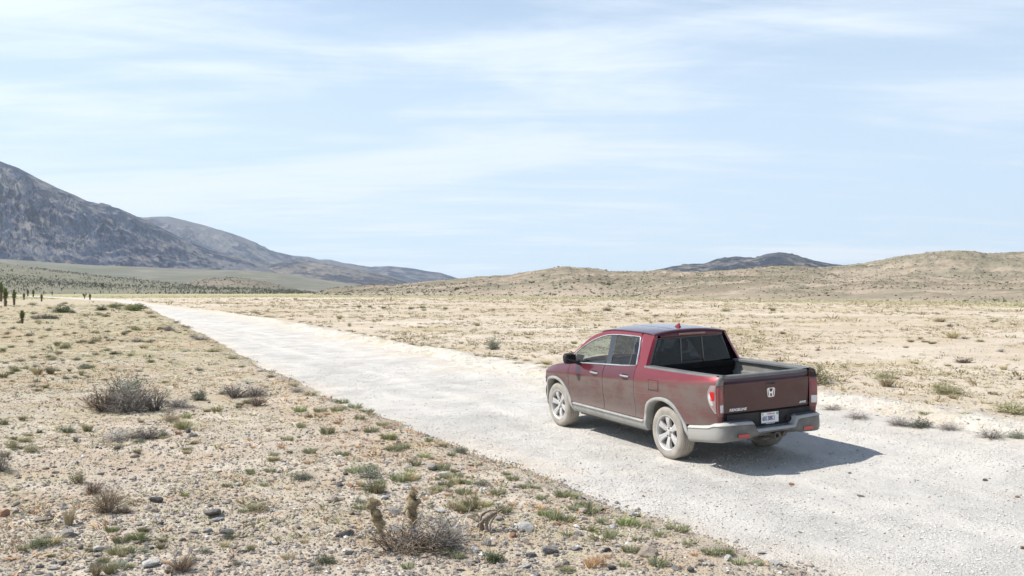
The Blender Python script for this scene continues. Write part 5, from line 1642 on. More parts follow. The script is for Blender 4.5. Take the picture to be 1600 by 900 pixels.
MNAME = {'straw_grass': 'straw', 'olive_grass': 'olive', 'green_herb': 'green', 'bright_green_shrub': 'bright green', 'sage_leaf': 'grey green', 'dark_green_scrub': 'dark green', 'brown_twig': 'brown', 'orange_dry_weed': 'orange', 'grey_stone': 'grey', 'tan_stone': 'tan', 'dark_stone': 'dark', 'pale_stone': 'pale'}
SHRUBS = [
    # (kind, material, px, py, width, height, name, label)
    ('dense', V_dark, 98, 488.5, 30, 12, 'desert_shrub', 'dark green rounded shrub on the stony flat near the Joshua trees'),
    ('shrub', V_grey, 57, 499, 18, 10, 'desert_shrub', 'low grey shrub left of its twin beyond the small Joshua tree'),
    ('dense', V_sage, 72, 498.5, 18, 9, 'desert_shrub', 'grey green low shrub in the row right of the small Joshua tree'),
    ('dense', V_sage, 84, 498.5, 14, 7, 'desert_shrub', 'small dark shrub at the right end of the grey shrub row'),
    ('dense', V_dark, 158, 485, 20, 8, 'desert_shrub', 'dark green shrub left of the bright bush at the road end'),
    ('dense', V_bright, 211, 485.5, 34, 13, 'desert_shrub', 'bright green rounded bush beside the far end of the road'),
    ('leafy', V_bright, 178, 481, 26, 9, 'desert_shrub', 'yellow green bush just left of the bright green one'),
    ('shrub', V_grey, 264, 517, 26, 13, 'desert_shrub', 'grey straw shrub on the road edge at the left bend'),
    ('leafy', V_dark, 148, 521, 20, 5, 'desert_shrub', 'flat dark green shrub on the left flat'),
    ('leafy', V_olive, 150, 533, 22, 6, 'desert_shrub', 'flat olive shrub left of a greyer one on the left flat'),
    ('shrub', V_grey, 172, 533, 20, 6, 'desert_shrub', 'flat grey shrub right of an olive one on the left flat'),
    ('shrub', V_grey, 215, 534, 26, 7, 'desert_shrub', 'spread grey shrub on the flat left of the road'),
    ('shrub', V_grey, 238, 533, 16, 5, 'desert_shrub', 'small grey shrub nearest the road on the left flat'),
    ('leafy', V_olive, 100, 544, 26, 10, 'desert_shrub', 'olive shrub on the left flat above the straw clump'),
    ('dense', V_dark, 177, 554, 12, 6, 'desert_shrub', 'small dark green shrub, left of a pair on the left flat'),
    ('leafy', V_olive, 204, 556, 15, 6, 'desert_shrub', 'small olive shrub, right of a pair on the left flat'),
    ('dense', V_olive, 235, 566, 13, 6, 'desert_shrub', 'small dark olive shrub up the flat from the grey ball bush'),
    ('tuft', V_straw, 58, 585, 30, 14, 'grass_clump', 'wide yellow straw grass clump, left half, on the left flat'),
    ('tuft', V_olive, 79, 585, 26, 12, 'grass_clump', 'olive straw grass clump, right half of the wide clump on the left flat'),
    ('dense', V_olive, 24, 580.5, 15, 8, 'desert_shrub', 'small dark bush at the left edge beside the straw clump'),
    ('tuft', V_olive, 127, 585, 17, 10, 'grass_clump', 'olive grass clump right of the wide straw clump'),
    ('tuft', V_olive, 71, 606, 22, 7, 'grass_clump', 'low olive grass clump left of the large twiggy shrub'),
    ('bigshrub', V_brown, 162, 642, 66, 42, 'twiggy_shrub', 'brown left part of the large twiggy shrub on the stony bank'),
    ('bigshrub', V_grey, 205, 643, 80, 58, 'twiggy_shrub', 'tall grey middle of the large twiggy shrub on the stony bank'),
    ('leafy', V_sage, 196, 632, 66, 54, 'twiggy_shrub', 'greenish back part of the large twiggy shrub on the stony bank'),
    ('shrub', V_grey, 243, 641, 60, 42, 'twiggy_shrub', 'dark grey right part of the large twiggy shrub on the stony bank'),
    ('bigshrub', V_pale, 279, 636, 48, 18, 'twiggy_shrub', 'low pale twiggy shrub trailing right of the large shrub'),
    ('dense', V_sage, 312, 625.5, 24, 19, 'desert_shrub', 'round grey green ball shrub right of the large twiggy shrub'),
    ('herb', V_bright, 291, 653, 18, 8, 'green_herb', 'small bright green herb below the low pale shrub'),
    ('bigshrub', V_pale, 188, 686, 56, 17, 'twiggy_shrub', 'left half of the low pale dead brush below the large shrub'),
    ('bigshrub', V_grey, 233, 686, 56, 20, 'twiggy_shrub', 'right half of the low pale dead brush below the large shrub'),
    ('leafy', V_sage, 256, 684, 20, 14, 'desert_shrub', 'small green shrub at the right end of the low dead brush'),
    ('loose', V_orange, 279, 679, 18, 12, 'dry_weed', 'rusty dry weed beside the low dead brush'),
    ('tuft', V_olive, 35, 657, 16, 10, 'grass_clump', 'small olive clump near the left edge level with the large shrub'),
    ('dense', V_olive, 6, 663, 15, 9, 'desert_shrub', 'dark olive shrub cut by the left edge'),
    ('dense', V_dark, 62, 677, 10, 6, 'desert_shrub', 'tiny dark shrub left of the low dead brush'),
    ('tuft', V_sage, 118, 690, 13, 12, 'grass_clump', 'grey green upright clump left of the low dead brush'),
    ('shrub', V_grey, 2, 736, 30, 42, 'twiggy_shrub', 'dark grey twiggy shrub cut by the left edge'),
    ('leafy', V_olive, 47, 706, 28, 15, 'desert_shrub', 'olive shrub near the left edge among grey stones'),
    ('leafy', V_olive, 20, 700, 24, 15, 'desert_shrub', 'straw olive shrub at the left edge among grey stones'),
    ('bigshrub', V_brown, 168, 800, 46, 46, 'twiggy_shrub', 'upright tan twiggy shrub on the near stony ground'),
    ('leafy', V_olive, 121, 756, 28, 22, 'desert_shrub', 'olive brown shrub up and left of the tan twiggy shrub'),
    ('bigshrub', V_brown, 146, 770, 34, 20, 'twiggy_shrub', 'thin brown twigs joining the olive shrub and the tan twiggy shrub'),
    ('bigshrub', V_brown, 193, 802, 32, 14, 'twiggy_shrub', 'low brown twigs at the right foot of the tan twiggy shrub'),
    ('tuft', V_straw, 108, 821, 34, 30, 'grass_clump', 'upright straw grass tuft below left of the tan twiggy shrub'),
    ('tuft', V_straw, 150, 899, 36, 20, 'grass_clump', 'straw tuft at the bottom edge, left of its darker neighbour'),
    ('tuft', V_olive, 172, 896, 34, 26, 'grass_clump', 'olive straw tuft at the bottom edge, right of its paler neighbour'),
    ('tuft', V_brown, 284, 892, 46, 30, 'grass_clump', 'brown straw tuft at the bottom edge left of centre'),
    ('loose', V_brown, 266, 896, 24, 20, 'dry_weed', 'sparse brown weed at the bottom edge beside the brown tuft'),
    ('tuft', V_olive, 392, 862, 30, 14, 'grass_clump', 'olive tuft near the bottom, right of the grey rock'),
    ('leafy', V_sage, 357, 843, 24, 16, 'desert_shrub', 'grey green small shrub below the split grey rock'),
    ('tuft', V_olive, 392, 798, 20, 14, 'grass_clump', 'olive tuft right of the split grey rock'),
    ('bigshrub', V_grey, 366, 621, 44, 26, 'twiggy_shrub', 'spread grey shrub, left half, above the tan dead bush'),
    ('bigshrub', V_grey, 400, 619, 44, 20, 'twiggy_shrub', 'spread grey shrub, right half, above the tan dead bush'),
    ('bigshrub', V_brown, 402, 634, 36, 20, 'twiggy_shrub', 'leaning tan dead bush with a dark foot near the road bank'),
    ('leafy', V_sage, 470, 749, 46, 15, 'desert_shrub', 'low grey green mat shrub in the middle of the bank'),
    ('leafy', V_olive, 404, 797, 50, 12, 'desert_shrub', 'low wide olive mat right of the large grey stone'),
    ('tangle', V_brown, 625, 856, 88, 58, 'twiggy_shrub', 'tangled brown dead brush under the left cactus stub'),
    ('tangle', V_grey, 668, 856, 92, 62, 'twiggy_shrub', 'tangled grey dead brush under the tall cactus stub'),
    ('tangle', V_pale, 702, 844, 72, 58, 'twiggy_shrub', 'arching pale dead twigs left of the twisted root'),
    ('leafy', V_dark, 704, 846, 36, 24, 'desert_shrub', 'green growth at the right side of the dead brush heap'),
    ('bigshrub', V_brown, 650, 858, 120, 30, 'twiggy_shrub', 'fine brown litter spread along the foot of the dead brush heap'),
    ('bigshrub', V_grey, 694, 856, 70, 34, 'twiggy_shrub', 'fine dark twigs at the right foot of the dead brush heap'),
    ('dense', V_dark, 770, 878, 34, 22, 'desert_shrub', 'dark green small shrub below the pointed grey rock'),
    ('loose', V_orange, 925, 886, 44, 30, 'dry_weed', 'orange dry ball weed near the bottom right of the bank'),
    ('shrub', V_orange, 938, 884, 30, 24, 'dry_weed', 'twiggy orange weed at the right of the orange ball weed'),
    ('leafy', V_olive, 885, 894, 34, 14, 'desert_shrub', 'olive mat shrub at the bottom edge left of the orange weed'),
    ('leafy', V_sage, 770, 546, 28, 25, 'desert_shrub', 'lone grey green shrub in the field beyond the road'),
    ('leafy', V_green, 546, 510, 8, 8, 'desert_shrub', 'tiny green shrub in the field by the far left of the road'),
    ('shrub', V_grey, 1507, 530, 15, 5, 'desert_shrub', 'flat grey bush in the field at the far right'),
    ('shrub', V_grey, 1565, 550, 13, 6, 'desert_shrub', 'small dark grey bush in the field by the right edge'),
    ('tuft', V_straw, 1568, 578, 22, 9, 'grass_clump', 'straw clump in the field by the right edge'),
    ('shrub', V_brown, 885, 512.5, 12, 5, 'desert_shrub', 'small brown bush in the field above the truck bonnet'),
    ('shrub', V_brown, 655, 512, 10, 4, 'desert_shrub', 'small brown bush in the field left of the lone shrub'),
    ('shrub', V_pale, 1339, 653, 44, 13, 'twiggy_shrub', 'pale dead brush on the berm just right of the truck'),
    ('shrub', V_pale, 1300, 640, 36, 12, 'twiggy_shrub', 'pale dead brush close behind the right tail lamp of the truck'),
    ('bigshrub', V_pale, 1405, 664, 46, 16, 'twiggy_shrub', 'pale grey brush on the berm, third from the truck'),
    ('leafy', V_sage, 1440, 668, 46, 18, 'desert_shrub', 'grey green brush on the berm between two pale ones'),
    ('shrub', V_pale, 1482, 671, 40, 14, 'twiggy_shrub', 'pale brush on the berm left of a bare gap'),
    ('shrub', V_grey, 1548, 684, 46, 15, 'twiggy_shrub', 'grey brush on the berm near the right edge'),
    ('leafy', V_sage, 1588, 684, 34, 12, 'desert_shrub', 'low green brush on the berm at the right edge'),
    ('herb', V_green, 1446, 640, 22, 6, 'green_herb', 'flat green herb in the field behind the pale berm brush'),
    ('herb', V_green, 1520, 648, 34, 5, 'green_herb', 'long flat green herb in the field above the berm at the right'),
    ('herb', V_green, 1576, 658, 24, 6, 'green_herb', 'green herb in the field at the right edge above the berm'),
]
for kd, mt, px, py, wp, hp, nm, lb in SHRUBS:
    px_plant(kd, mt, px, py, wp, hp, nm, lb, {'desert_shrub': 'shrub', 'twiggy_shrub': 'shrub', 'grass_clump': 'grass', 'green_herb': 'plant', 'dry_weed': 'weed'}[nm])

# green and orange herbs that nothing tells apart: on the bank left of the road
HERBS = [(468, 643, 22), (501, 643, 22), (525, 642, 20), (487, 652, 16), (535, 630, 24), (556, 638, 24), (572, 645, 24), (449, 688, 20), (536, 712, 26), (484, 708, 22), (607, 686, 26), (617, 703, 30), (551, 737, 30), (580, 733, 24), (623, 750, 36), (649, 726, 24), (690, 733, 28), (695, 760, 26), (392, 738, 14), (424, 738, 20), (412, 759, 16), (564, 795, 22), (580, 675, 28), (511, 678, 28), (594, 755, 22), (695, 746, 22), (726, 772, 28), (737, 756, 22), (777, 772, 26), (801, 750, 22), (822, 762, 26), (877, 775, 30), (790, 800, 30), (868, 811, 34), (888, 814, 28), (902, 797, 26), (920, 800, 34), (886, 838, 24), (650, 862, 28), (692, 865, 28), (712, 872, 28), (637, 887, 24), (897, 778, 22), (912, 793, 30), (982, 820, 36), (1003, 824, 30), (1057, 830, 36), (1032, 838, 26), (988, 862, 30), (1030, 883, 34), (1110, 866, 30), (1132, 865, 32), (1155, 880, 26), (1182, 882, 22), (975, 885, 22), (885, 895, 24), (942, 818, 26), (175, 830, 20), (190, 847, 24), (214, 842, 28), (201, 865, 22), (289, 775, 12), (392, 741, 14), (633, 700, 24), (660, 715, 22), (598, 665, 22), (470, 668, 18), (430, 712, 16), (355, 760, 16), (380, 800, 18), (560, 655, 20), (640, 738, 20), (712, 745, 22), (760, 790, 22), (845, 780, 20), (850, 805, 24), (955, 840, 26), (930, 830, 22), (1000, 845, 22), (1075, 852, 22), (668, 690, 16), (705, 712, 16), (748, 727, 16), (792, 742, 16), (838, 763, 16)]
for px, py, wp in HERBS:
    hm_ = V_green if rng.random() < .8 else V_bright
    px_plant('herb', hm_, px + rng.normal() * 1.5, py, wp * .95, wp * (.40 + .16 * rng.random()), 'green_herb', spot_label(MNAME[hm_.name] + ' herb clump', px, py, wp), 'plant', 'green herb clumps on the stony bank')
ORN = [(529, 729, 14), (527, 662, 26), (602, 669, 20), (640, 742, 20), (676, 757, 18), (560, 700, 20), (735, 790, 22), (845, 795, 28), (870, 802, 24), (590, 690, 20), (440, 700, 22), (512, 648, 18), (640, 720, 22), (800, 790, 24), (950, 872, 24), (1010, 868, 22), (420, 672, 20), (480, 725, 24), (700, 775, 22), (560, 765, 18), (665, 780, 22), (1085, 868, 24), (1060, 888, 26), (450, 765, 18), (395, 700, 18)]
for px, py, wp in ORN:
    px_plant('loose', V_orange, px, py, wp * .9, wp * .33, 'dry_weed', spot_label('orange dry weed', px, py, wp), 'weed', 'orange dry weeds on the stony bank')

# scattered grass tufts, each its own plant: left flat and right field
def in_view(x, y, m=40):
    px = 800 + CAM_F * x / y
    return -m < px < 1600 + m
cnt = 0
while cnt < 185:
    px, py = rng.uniform(-5, 760), 472 + 420 * rng.random() ** 2.0
    x, y, z = spot(px, py)
    a, t, dl, dr = zones(x, y)
    if dl < .3: continue
    if float(fbm(x * .35, y * .35, 3, 77)) < rng.uniform(-.25, .35): continue
    k = math.hypot(x, y) / CAM_F
    w = float(np.clip(rng.lognormal(-1.45, .42), .10, .5)) * float(np.interp(y, [7, 14, 30], [.55, .8, 1.15]))
    q = rng.random()
    mt = V_olive if q < .42 else V_straw if q < .72 else V_sage if q < .9 else V_dark
    plant('tuft' if q < .6 else 'loose' if q < .7 else 'leafy', mt, x, y, w, w * rng.uniform(.3, .6), 'grass_tuft', spot_label(MNAME[mt.name] + ' grass tuft', px, py, w / k), 'grass', 'grass tufts on the flat left of the road', z=z)
    cnt += 1
cnt = 0
while cnt < 100:
    px, py = rng.uniform(-5, 330), rng.uniform(474, 600)
    x, y, z = spot(px, py)
    a, t, dl, dr = zones(x, y)
    if dl < .5 or float(fbm(x * .12, y * .12, 3, 78)) < rng.uniform(-.3, .3): continue
    k = math.hypot(x, y) / CAM_F
    w = rng.uniform(5, 15) * k
    q = rng.random()
    mt = V_olive if q < .45 else V_sage if q < .75 else V_dark if q < .88 else V_grey
    plant('leafy' if q < .88 else 'shrub', mt, x, y, w, w * rng.uniform(.28, .5), 'low_shrub', spot_label({'olive_grass': 'olive', 'sage_leaf': 'grey green', 'dark_green_scrub': 'dark green', 'grey_twig': 'grey'}[mt.name] + ' low shrub', px, py, w / k), 'shrub', 'low shrubs on the far left flat', z=z)
    cnt += 1
cnt = 0
while cnt < 80:
    px, py = rng.uniform(380, 1600), 474 + 200 * rng.random() ** 1.6
    x, y, z = spot(px, py)
    a, t, dl, dr = zones(x, y)
    if dr < 1.2: continue
    w = float(np.clip(rng.lognormal(-.95, .45), .2, 1.1)) * (1 if y < 60 else 1.5)
    q = rng.random()
    mt = V_straw if q < .62 else V_olive if q < .9 else V_brown
    plant('tuft' if q < .7 else 'leafy', mt, x, y, w, w * rng.uniform(.3, .5), 'grass_tuft', spot_label(MNAME[mt.name] + ' grass tuft', px, py, w * CAM_F / y), 'grass', 'grass tufts in the open field', z=z)
    cnt += 1
for px, py, wp, hp in [(696, 483.5, 9, 5), (600, 482.5, 11, 5), (561, 480.5, 10, 5), (578, 480.5, 8, 4), (642, 483.5, 10, 5), (660, 481.5, 12, 5), (770, 484.5, 9, 3), (1421, 490, 8, 3), (1464, 606, 12, 6), (1531, 534, 13, 4), (1484, 586, 8, 4), (540, 477, 8, 3), (730, 484, 8, 3), (905, 486, 8, 3)]:
    px_plant('dense', V_olive, px, py, wp, hp, 'desert_shrub', spot_label('straw green bush', px, py, wp), 'shrub', 'small bushes far out in the field')
for k in range(26):
    px = 560 + k * 12 + rng.normal() * 4
    py = np.interp(px, [560, 612, 718, 850], [525, 534, 551, 572]) + rng.uniform(-5, 2)
    if rng.random() < .3: continue
    px_plant('leafy' if k % 3 else 'herb', V_olive if k % 2 else V_straw, px, py, rng.uniform(9, 22), rng.uniform(3, 5), 'desert_shrub', spot_label('low roadside shrub', px, py, 14), 'shrub', 'low shrubs along the far road edge')
for k in range(12):
    px = 380 + k * 15
    py = np.interp(px, [300, 400, 520, 560], [480, 491, 514, 524]) + rng.uniform(-3, 1)
    px_plant('leafy', V_straw if k % 2 else V_olive, px, py, rng.uniform(8, 15), 3, 'desert_shrub', spot_label('low roadside shrub', px, py, 14), 'shrub', 'low shrubs along the far road edge')
for k in range(14):       # scrub on the left edge of the road
    px = [330, 352, 398, 425, 431, 300, 285, 468, 500, 536, 556, 590, 484, 372][k]
    py = np.interp(px, [255, 280, 330, 400, 480, 560, 660], [492, 505, 530, 568, 605, 640, 677]) + rng.uniform(-3, 9)
    w_ = rng.uniform(14, 34)
    px_plant('leafy' if k % 2 else 'bigshrub', V_olive if k % 3 else V_pale, px - 8 - rng.uniform(0, 14), py, w_, w_ * .26, 'desert_shrub', spot_label('low edge scrub', px, py, w_), 'shrub', 'scrub on the left road edge')


def scatter(name, geos, mat, X, Y, Z, size, hs, label, group=None):
    """joins many small copies into one mesh of stuff"""
    Vs, Ts, Ss = [], [], []; k = 0
    idx = rng.integers(0, len(geos), len(X)); rot = rng.random(len(X)) * 2 * PI
    for g in range(len(geos)):
        V, T, S = geos[g]; m = idx == g
        if not m.any(): continue
        c, s = np.cos(rot[m])[:, None], np.sin(rot[m])[:, None]
        sz = size[m][:, None]
        vx = (V[None, :, 0] * c - V[None, :, 1] * s) * sz + X[m][:, None]
        vy = (V[None, :, 0] * s + V[None, :, 1] * c) * sz + Y[m][:, None]
        vz = V[None, :, 2] * hs[m][:, None] + Z[m][:, None]
        n = m.sum()
        Vs.append(np.stack([vx, vy, vz], -1).reshape(-1, 3))
        Ts.append((T[None] + (np.arange(n) * len(V))[:, None, None] + k).reshape(-1, 3))
        sh = np.clip(S[None] * .7 + rng.random((n, 1)) * .45, 0, 1)
        Ss.append(np.broadcast_to(sh, (n, len(V))).reshape(-1)); k += n * len(V)
    me = np_mesh(name, np.concatenate(Vs), np.concatenate(Ts), False, {'shade': np.concatenate(Ss)})
    return tag(link(name, me, None, mat), label, kind='stuff', group=group)


def view_points(n, rmin, rmax, pw=1.0, lo=-30.5, hi=30.5):
    a = np.radians(rng.uniform(lo, hi, n)); r = rmin * (rmax / rmin) ** (rng.random(n) ** pw)
    return r * np.sin(a), r * np.cos(a)


tiny = [tuft(9, .8, .5, .3, .085), tuft(8, .7, .5, .35, .09), tuft(10, .6, .6, .3, .08)]
flatg = [tuft(10, .3, .5, .4, .09, .4), tuft(9, .35, .5, .4, .09, .4)]
for nm, mt, n, rmn, rmx, side, s0, lb in (
        ('dry_ground_cover', V_straw, 13000, 7, 130, 'L', .08, 'short dry straw cover on the left flat'),
        ('olive_ground_cover', V_olive, 12000, 9, 150, 'L', .085, 'thin olive green cover on the left flat'),
        ('sage_ground_cover', V_sage, 5200, 16, 150, 'L', .095, 'low grey green scrub cover on the far left flat'),
        ('orange_ground_cover', V_orange, 6500, 8, 60, 'L', .085, 'thin orange dry cover on the left flat'),
        ('field_straw_cover', V_straw, 11000, 18, 230, 'R', .20, 'dry straw stubble over the open field'),
        ('field_olive_cover', V_olive, 3200, 20, 260, 'R', .19, 'sparse olive scrub specks over the open field'),
        ('field_brown_cover', V_brown, 1500, 20, 230, 'R', .17, 'sparse brown scrub specks over the open field')):
    X, Y = view_points(n * 3, rmn, rmx, .85)
    a, t, dl, dr = zones(X, Y)
    pat = fbm(X * .12, Y * .12, 4, len(nm)) + .5 * fbm(X * .6, Y * .6, 3, 3)
    ok = ((dl > .15) if side == 'L' else (dr > 1.0)) & (pat > .02 + .12 * rng.normal(size=len(X)))
    X, Y = X[ok][:n], Y[ok][:n]
    s = s0 * np.exp(rng.normal(size=len(X)) * .45) * (.75 + np.hypot(X, Y) / 45 if side == 'L' else .45 + np.hypot(X, Y) / 75)
    scatter(nm, tiny if side == 'R' else tiny + flatg, mt, X, Y, ground_z(X, Y), s, s * .42, lb)
# the yellow green band of grass where the flat meets the hills
X, Y = view_points(26000, 110, 420, 1.0)
fdv = np.interp(X / Y * CAM_F + 800, [0, 400, 600, 800, 1000, 1200, 1400, 1600], [250, 300, 280, 235, 205, 170, 148, 132])
a, t, dl, dr = zones(X, Y)
R1 = np.hypot(X, Y)
ok = (R1 > fdv * (.95 + .1 * rng.random(len(X)))) & (R1 < fdv * 2.0) & ((dr > 3) | (dl > 3))
X, Y = X[ok][:9000], Y[ok][:9000]
s = .55 * np.exp(rng.normal(size=len(X)) * .35)
scatter('grass_band', tiny, plant_mat('band_grass', (.34, .31, .19), (.50, .445, .30)), X, Y, ground_z(X, Y), s, s * .55, 'yellow green grass band at the foot of the hills')


# ---- stones
def rock_geo(n_sub, seed, sq=.7):
    r = np.random.default_rng(seed)
    import bmesh
    bm = bmesh.new()
    bmesh.ops.create_icosphere(bm, subdivisions=n_sub, radius=.5)
    V = np.array([v.co[:] for v in bm.verts]); T = np.array([[v.index for v in f.verts] for f in bm.faces]); bm.free()
    # cut by random planes: flat broken faces
    for _ in range(11):
        nrm = r.normal(size=3); nrm /= np.linalg.norm(nrm)
        d = r.uniform(.24, .42)
        e = V @ nrm - d
        V = V - np.clip(e, 0, None)[:, None] * nrm
    V = V * np.array([1, r.uniform(.65, .95), sq * r.uniform(.8, 1.1)]) * r.uniform(.96, 1.04, (len(V), 1))
    V[:, 2] += .16
    return V, T, np.full(len(V), .5)


def stone_mat(name, c1, c2, rand=.35):
    m, t, b = pmat(name, c1, .92, spec=.2)
    co = t.n('ShaderNodeTexCoord').outputs['Object']
    sh = attr(t, 'shade')
    n = t.noise(co, 4, 7, .7)
    c = t.mix(t.ramp(t.math('ADD', t.math('MULTIPLY', n, .6), t.math('MULTIPLY', sh, .5)), .3, .8), c1, c2)
    oi = t.n('ShaderNodeObjectInfo').outputs['Random']
    hs = t.n('ShaderNodeHueSaturation'); t.put(hs, 'Value', t.ramp(oi, 0, 1, 1 - rand, 1 + rand, False)); t.put(hs, 'Color', c)
    t.put(b, 'Base Color', hs.outputs[0])
    t.put(b, 'Normal', t.bump(n, .06))
    return m


S_grey = stone_mat('grey_stone', (.22, .212, .20), (.42, .395, .365))
S_tan = stone_mat('tan_stone', (.36, .29, .23), (.56, .475, .385))
S_white = stone_mat('pale_stone', (.52, .50, .46), (.70, .675, .63), .15)
S_rust = stone_mat('rusty_stone', (.36, .19, .12), (.48, .29, .20), .2)
S_dark = stone_mat('dark_stone', (.10, .10, .10), (.19, .185, .18))
rocksL = [rock_geo(2, s) for s in range(6)]
_rc = {}


def rock(px, py, wpx, hpx, mat, name, label, road=False, group=None, seed=None, cat='rock'):
    x, y, z = spot(px, py, road)
    k = math.hypot(x, y) / CAM_F
    v = (seed if seed is not None else int(rng.integers(0, 6))) % 6
    if (v, mat.name) not in _rc: _rc[(v, mat.name)] = mesh_of(name, rocksL[v], mat)
    o = link(name, _rc[(v, mat.name)])
    w, h = wpx * k, hpx * k
    o.location = (x, y, z - .06 * h); o.scale = (w * 1.15, w * 1.05, h * 1.5); o.rotation_euler = (rng.normal() * .12, rng.normal() * .12, rng.random() * 6.28)
    return tag(o, label, cat, group)


for r_ in [(822, 828, 30, 22, S_white, 'large pale grey angular rock right of the twisted root'), (762, 851, 20, 20, S_grey, 'pointed grey rock standing below the twisted root'), (856, 864, 32, 17, S_grey, 'blocky dark grey rock lowest of the rock group'), (788, 852, 14, 11, S_white, 'small whitish rock between two grey ones below the root'), (801, 839, 14, 11, S_rust, 'small orange brown rock beside the large pale rock'), (822, 887, 24, 12, S_white, 'pale rock at the bottom below the blocky grey rock'), (884, 883, 15, 11, S_grey, 'small grey rock left of the orange ball weed'), (810, 869, 11, 6, S_grey, 'flat small grey stone above the pale bottom rock'), (781, 813, 14, 9, S_grey, 'grey stone just behind the twisted root'), (686, 798, 26, 9, S_white, 'flat pale rock behind the dead brush'), (599, 780, 18, 11, S_white, 'pale stone left of the tall cactus stub'), (634, 763, 18, 7, S_white, 'flat white stone above the tall cactus stub'), (739, 789, 8, 9, S_dark, 'small dark upright stone behind the twisted root'), (838, 898, 16, 9, S_grey, 'grey stone cut by the bottom edge'), (720, 803, 10, 8, S_rust, 'small brown stone left of the twisted root tip'),
           (331, 804, 36, 16, S_grey, 'split grey rock on the near ground left of centre'), (331, 783, 11, 7, S_dark, 'dark stone just above the split grey rock'), (342, 812, 26, 9, S_grey, 'low grey slab at the foot of the split rock'), (8, 806, 16, 20, S_rust, 'dark rusty rock cut by the left edge'), (23, 802, 16, 8, S_grey, 'grey stone right of the rusty rock at the left edge'), (70, 812, 34, 8, S_tan, 'low tan slab left of the straw tuft'), (97, 882, 15, 11, S_dark, 'round dark stone near the bottom left'), (84, 880, 12, 8, S_grey, 'grey stone beside the round dark stone at the bottom left'), (295, 676, 12, 12, S_dark, 'dark upright stone right of the rusty dry weed'), (300, 682, 18, 6, S_dark, 'flat dark stone at the foot of the dark upright stone'), (556, 673, 14, 7, S_grey, 'grey stone among green herbs on the bank'), (91, 626, 9, 6, S_rust, 'reddish stone left of the large twiggy shrub'), (252, 820, 10, 7, S_dark, 'dark stone right of the tan twiggy shrub'), (690, 742, 20, 8, S_white, 'pale flat stone on the bank near the road'), (638, 728, 14, 8, S_white, 'pale stone on the crest of the bank'), (560, 757, 12, 8, S_rust, 'rusty stone in the middle of the bank'), (549, 760, 12, 6, S_rust, 'small brown slab left of the rusty stone'), (375, 862, 20, 7, S_grey, 'flat grey slab near the bottom left of centre')]:
    rock(r_[0], r_[1], r_[2], r_[3], r_[4], 'rock', r_[5])
for r_ in [(1237, 758, 11, 7, S_rust, 'brown stone on the road behind the truck shadow'), (1212, 882, 22, 8, S_white, 'pale flat rock on the road edge at the bottom'), (1190, 864, 16, 5, S_white, 'flat pale stone left of the road edge at the bottom'), (1005, 776, 6, 4, S_rust, 'small brown stone on the road left of the shadow'), (1250, 832, 9, 4, S_tan, 'tan stone on the lower middle of the road'), (1540, 751, 7, 5, S_dark, 'dark stone on the road far right'), (1590, 777, 7, 4, S_rust, 'small brown stone on the road by the right edge'), (1598, 858, 8, 9, S_rust, 'reddish stone on the road cut by the right edge'), (1345, 776, 12, 4, S_grey, 'flat grey stone on the road right of the shadow'), (1328, 740, 6, 4, S_dark, 'small dark stone just below the shadow tip')]:
    rock(r_[0], r_[1], r_[2], r_[3], r_[4], 'rock', r_[5], road=True)
cnt = 0
while cnt < 262:
    px, py = rng.uniform(-5, 1150), 560 + 335 * rng.random() ** .8
    x, y, z = spot(px, py)
    a, t, dl, dr = zones(x, y)
    if dl < .15: continue
    k = math.hypot(x, y) / CAM_F
    q = rng.random()
    w = min(.16, .045 * math.exp(abs(rng.normal()) * .55)) * (1.35 if (px < 260 and py > 680) or (px > 520) else 1.0)
    sm_ = S_grey if q < .45 else S_tan if q < .78 else S_dark if q < .86 else S_white
    rock(px, py, w / k, w / k * rng.uniform(.35, .7), sm_, 'stone', spot_label(MNAME[sm_.name] + ' stone', px, py, w / k * 1.6), group='stones on the ground left of the road', cat='stone')
    cnt += 1
pebs = []
for s in range(5):
    r = np.random.default_rng(100 + s)
    V = np.array([(1, 0, 0), (0, 1, 0), (-1, 0, 0), (0, -1, 0), (0, 0, 1), (0, 0, -1)], float) * .5
    V = V * r.uniform(.7, 1.15, (6, 3)) + r.normal(size=(6, 3)) * .06
    V[:, 2] = V[:, 2] * .62 + .12
    T = np.array([(0, 1, 4), (1, 2, 4), (2, 3, 4), (3, 0, 4), (1, 0, 5), (2, 1, 5), (3, 2, 5), (0, 3, 5)])
    V2 = np.concatenate([V, V]); 
    pebs.append((V, T, np.full(6, .5)))
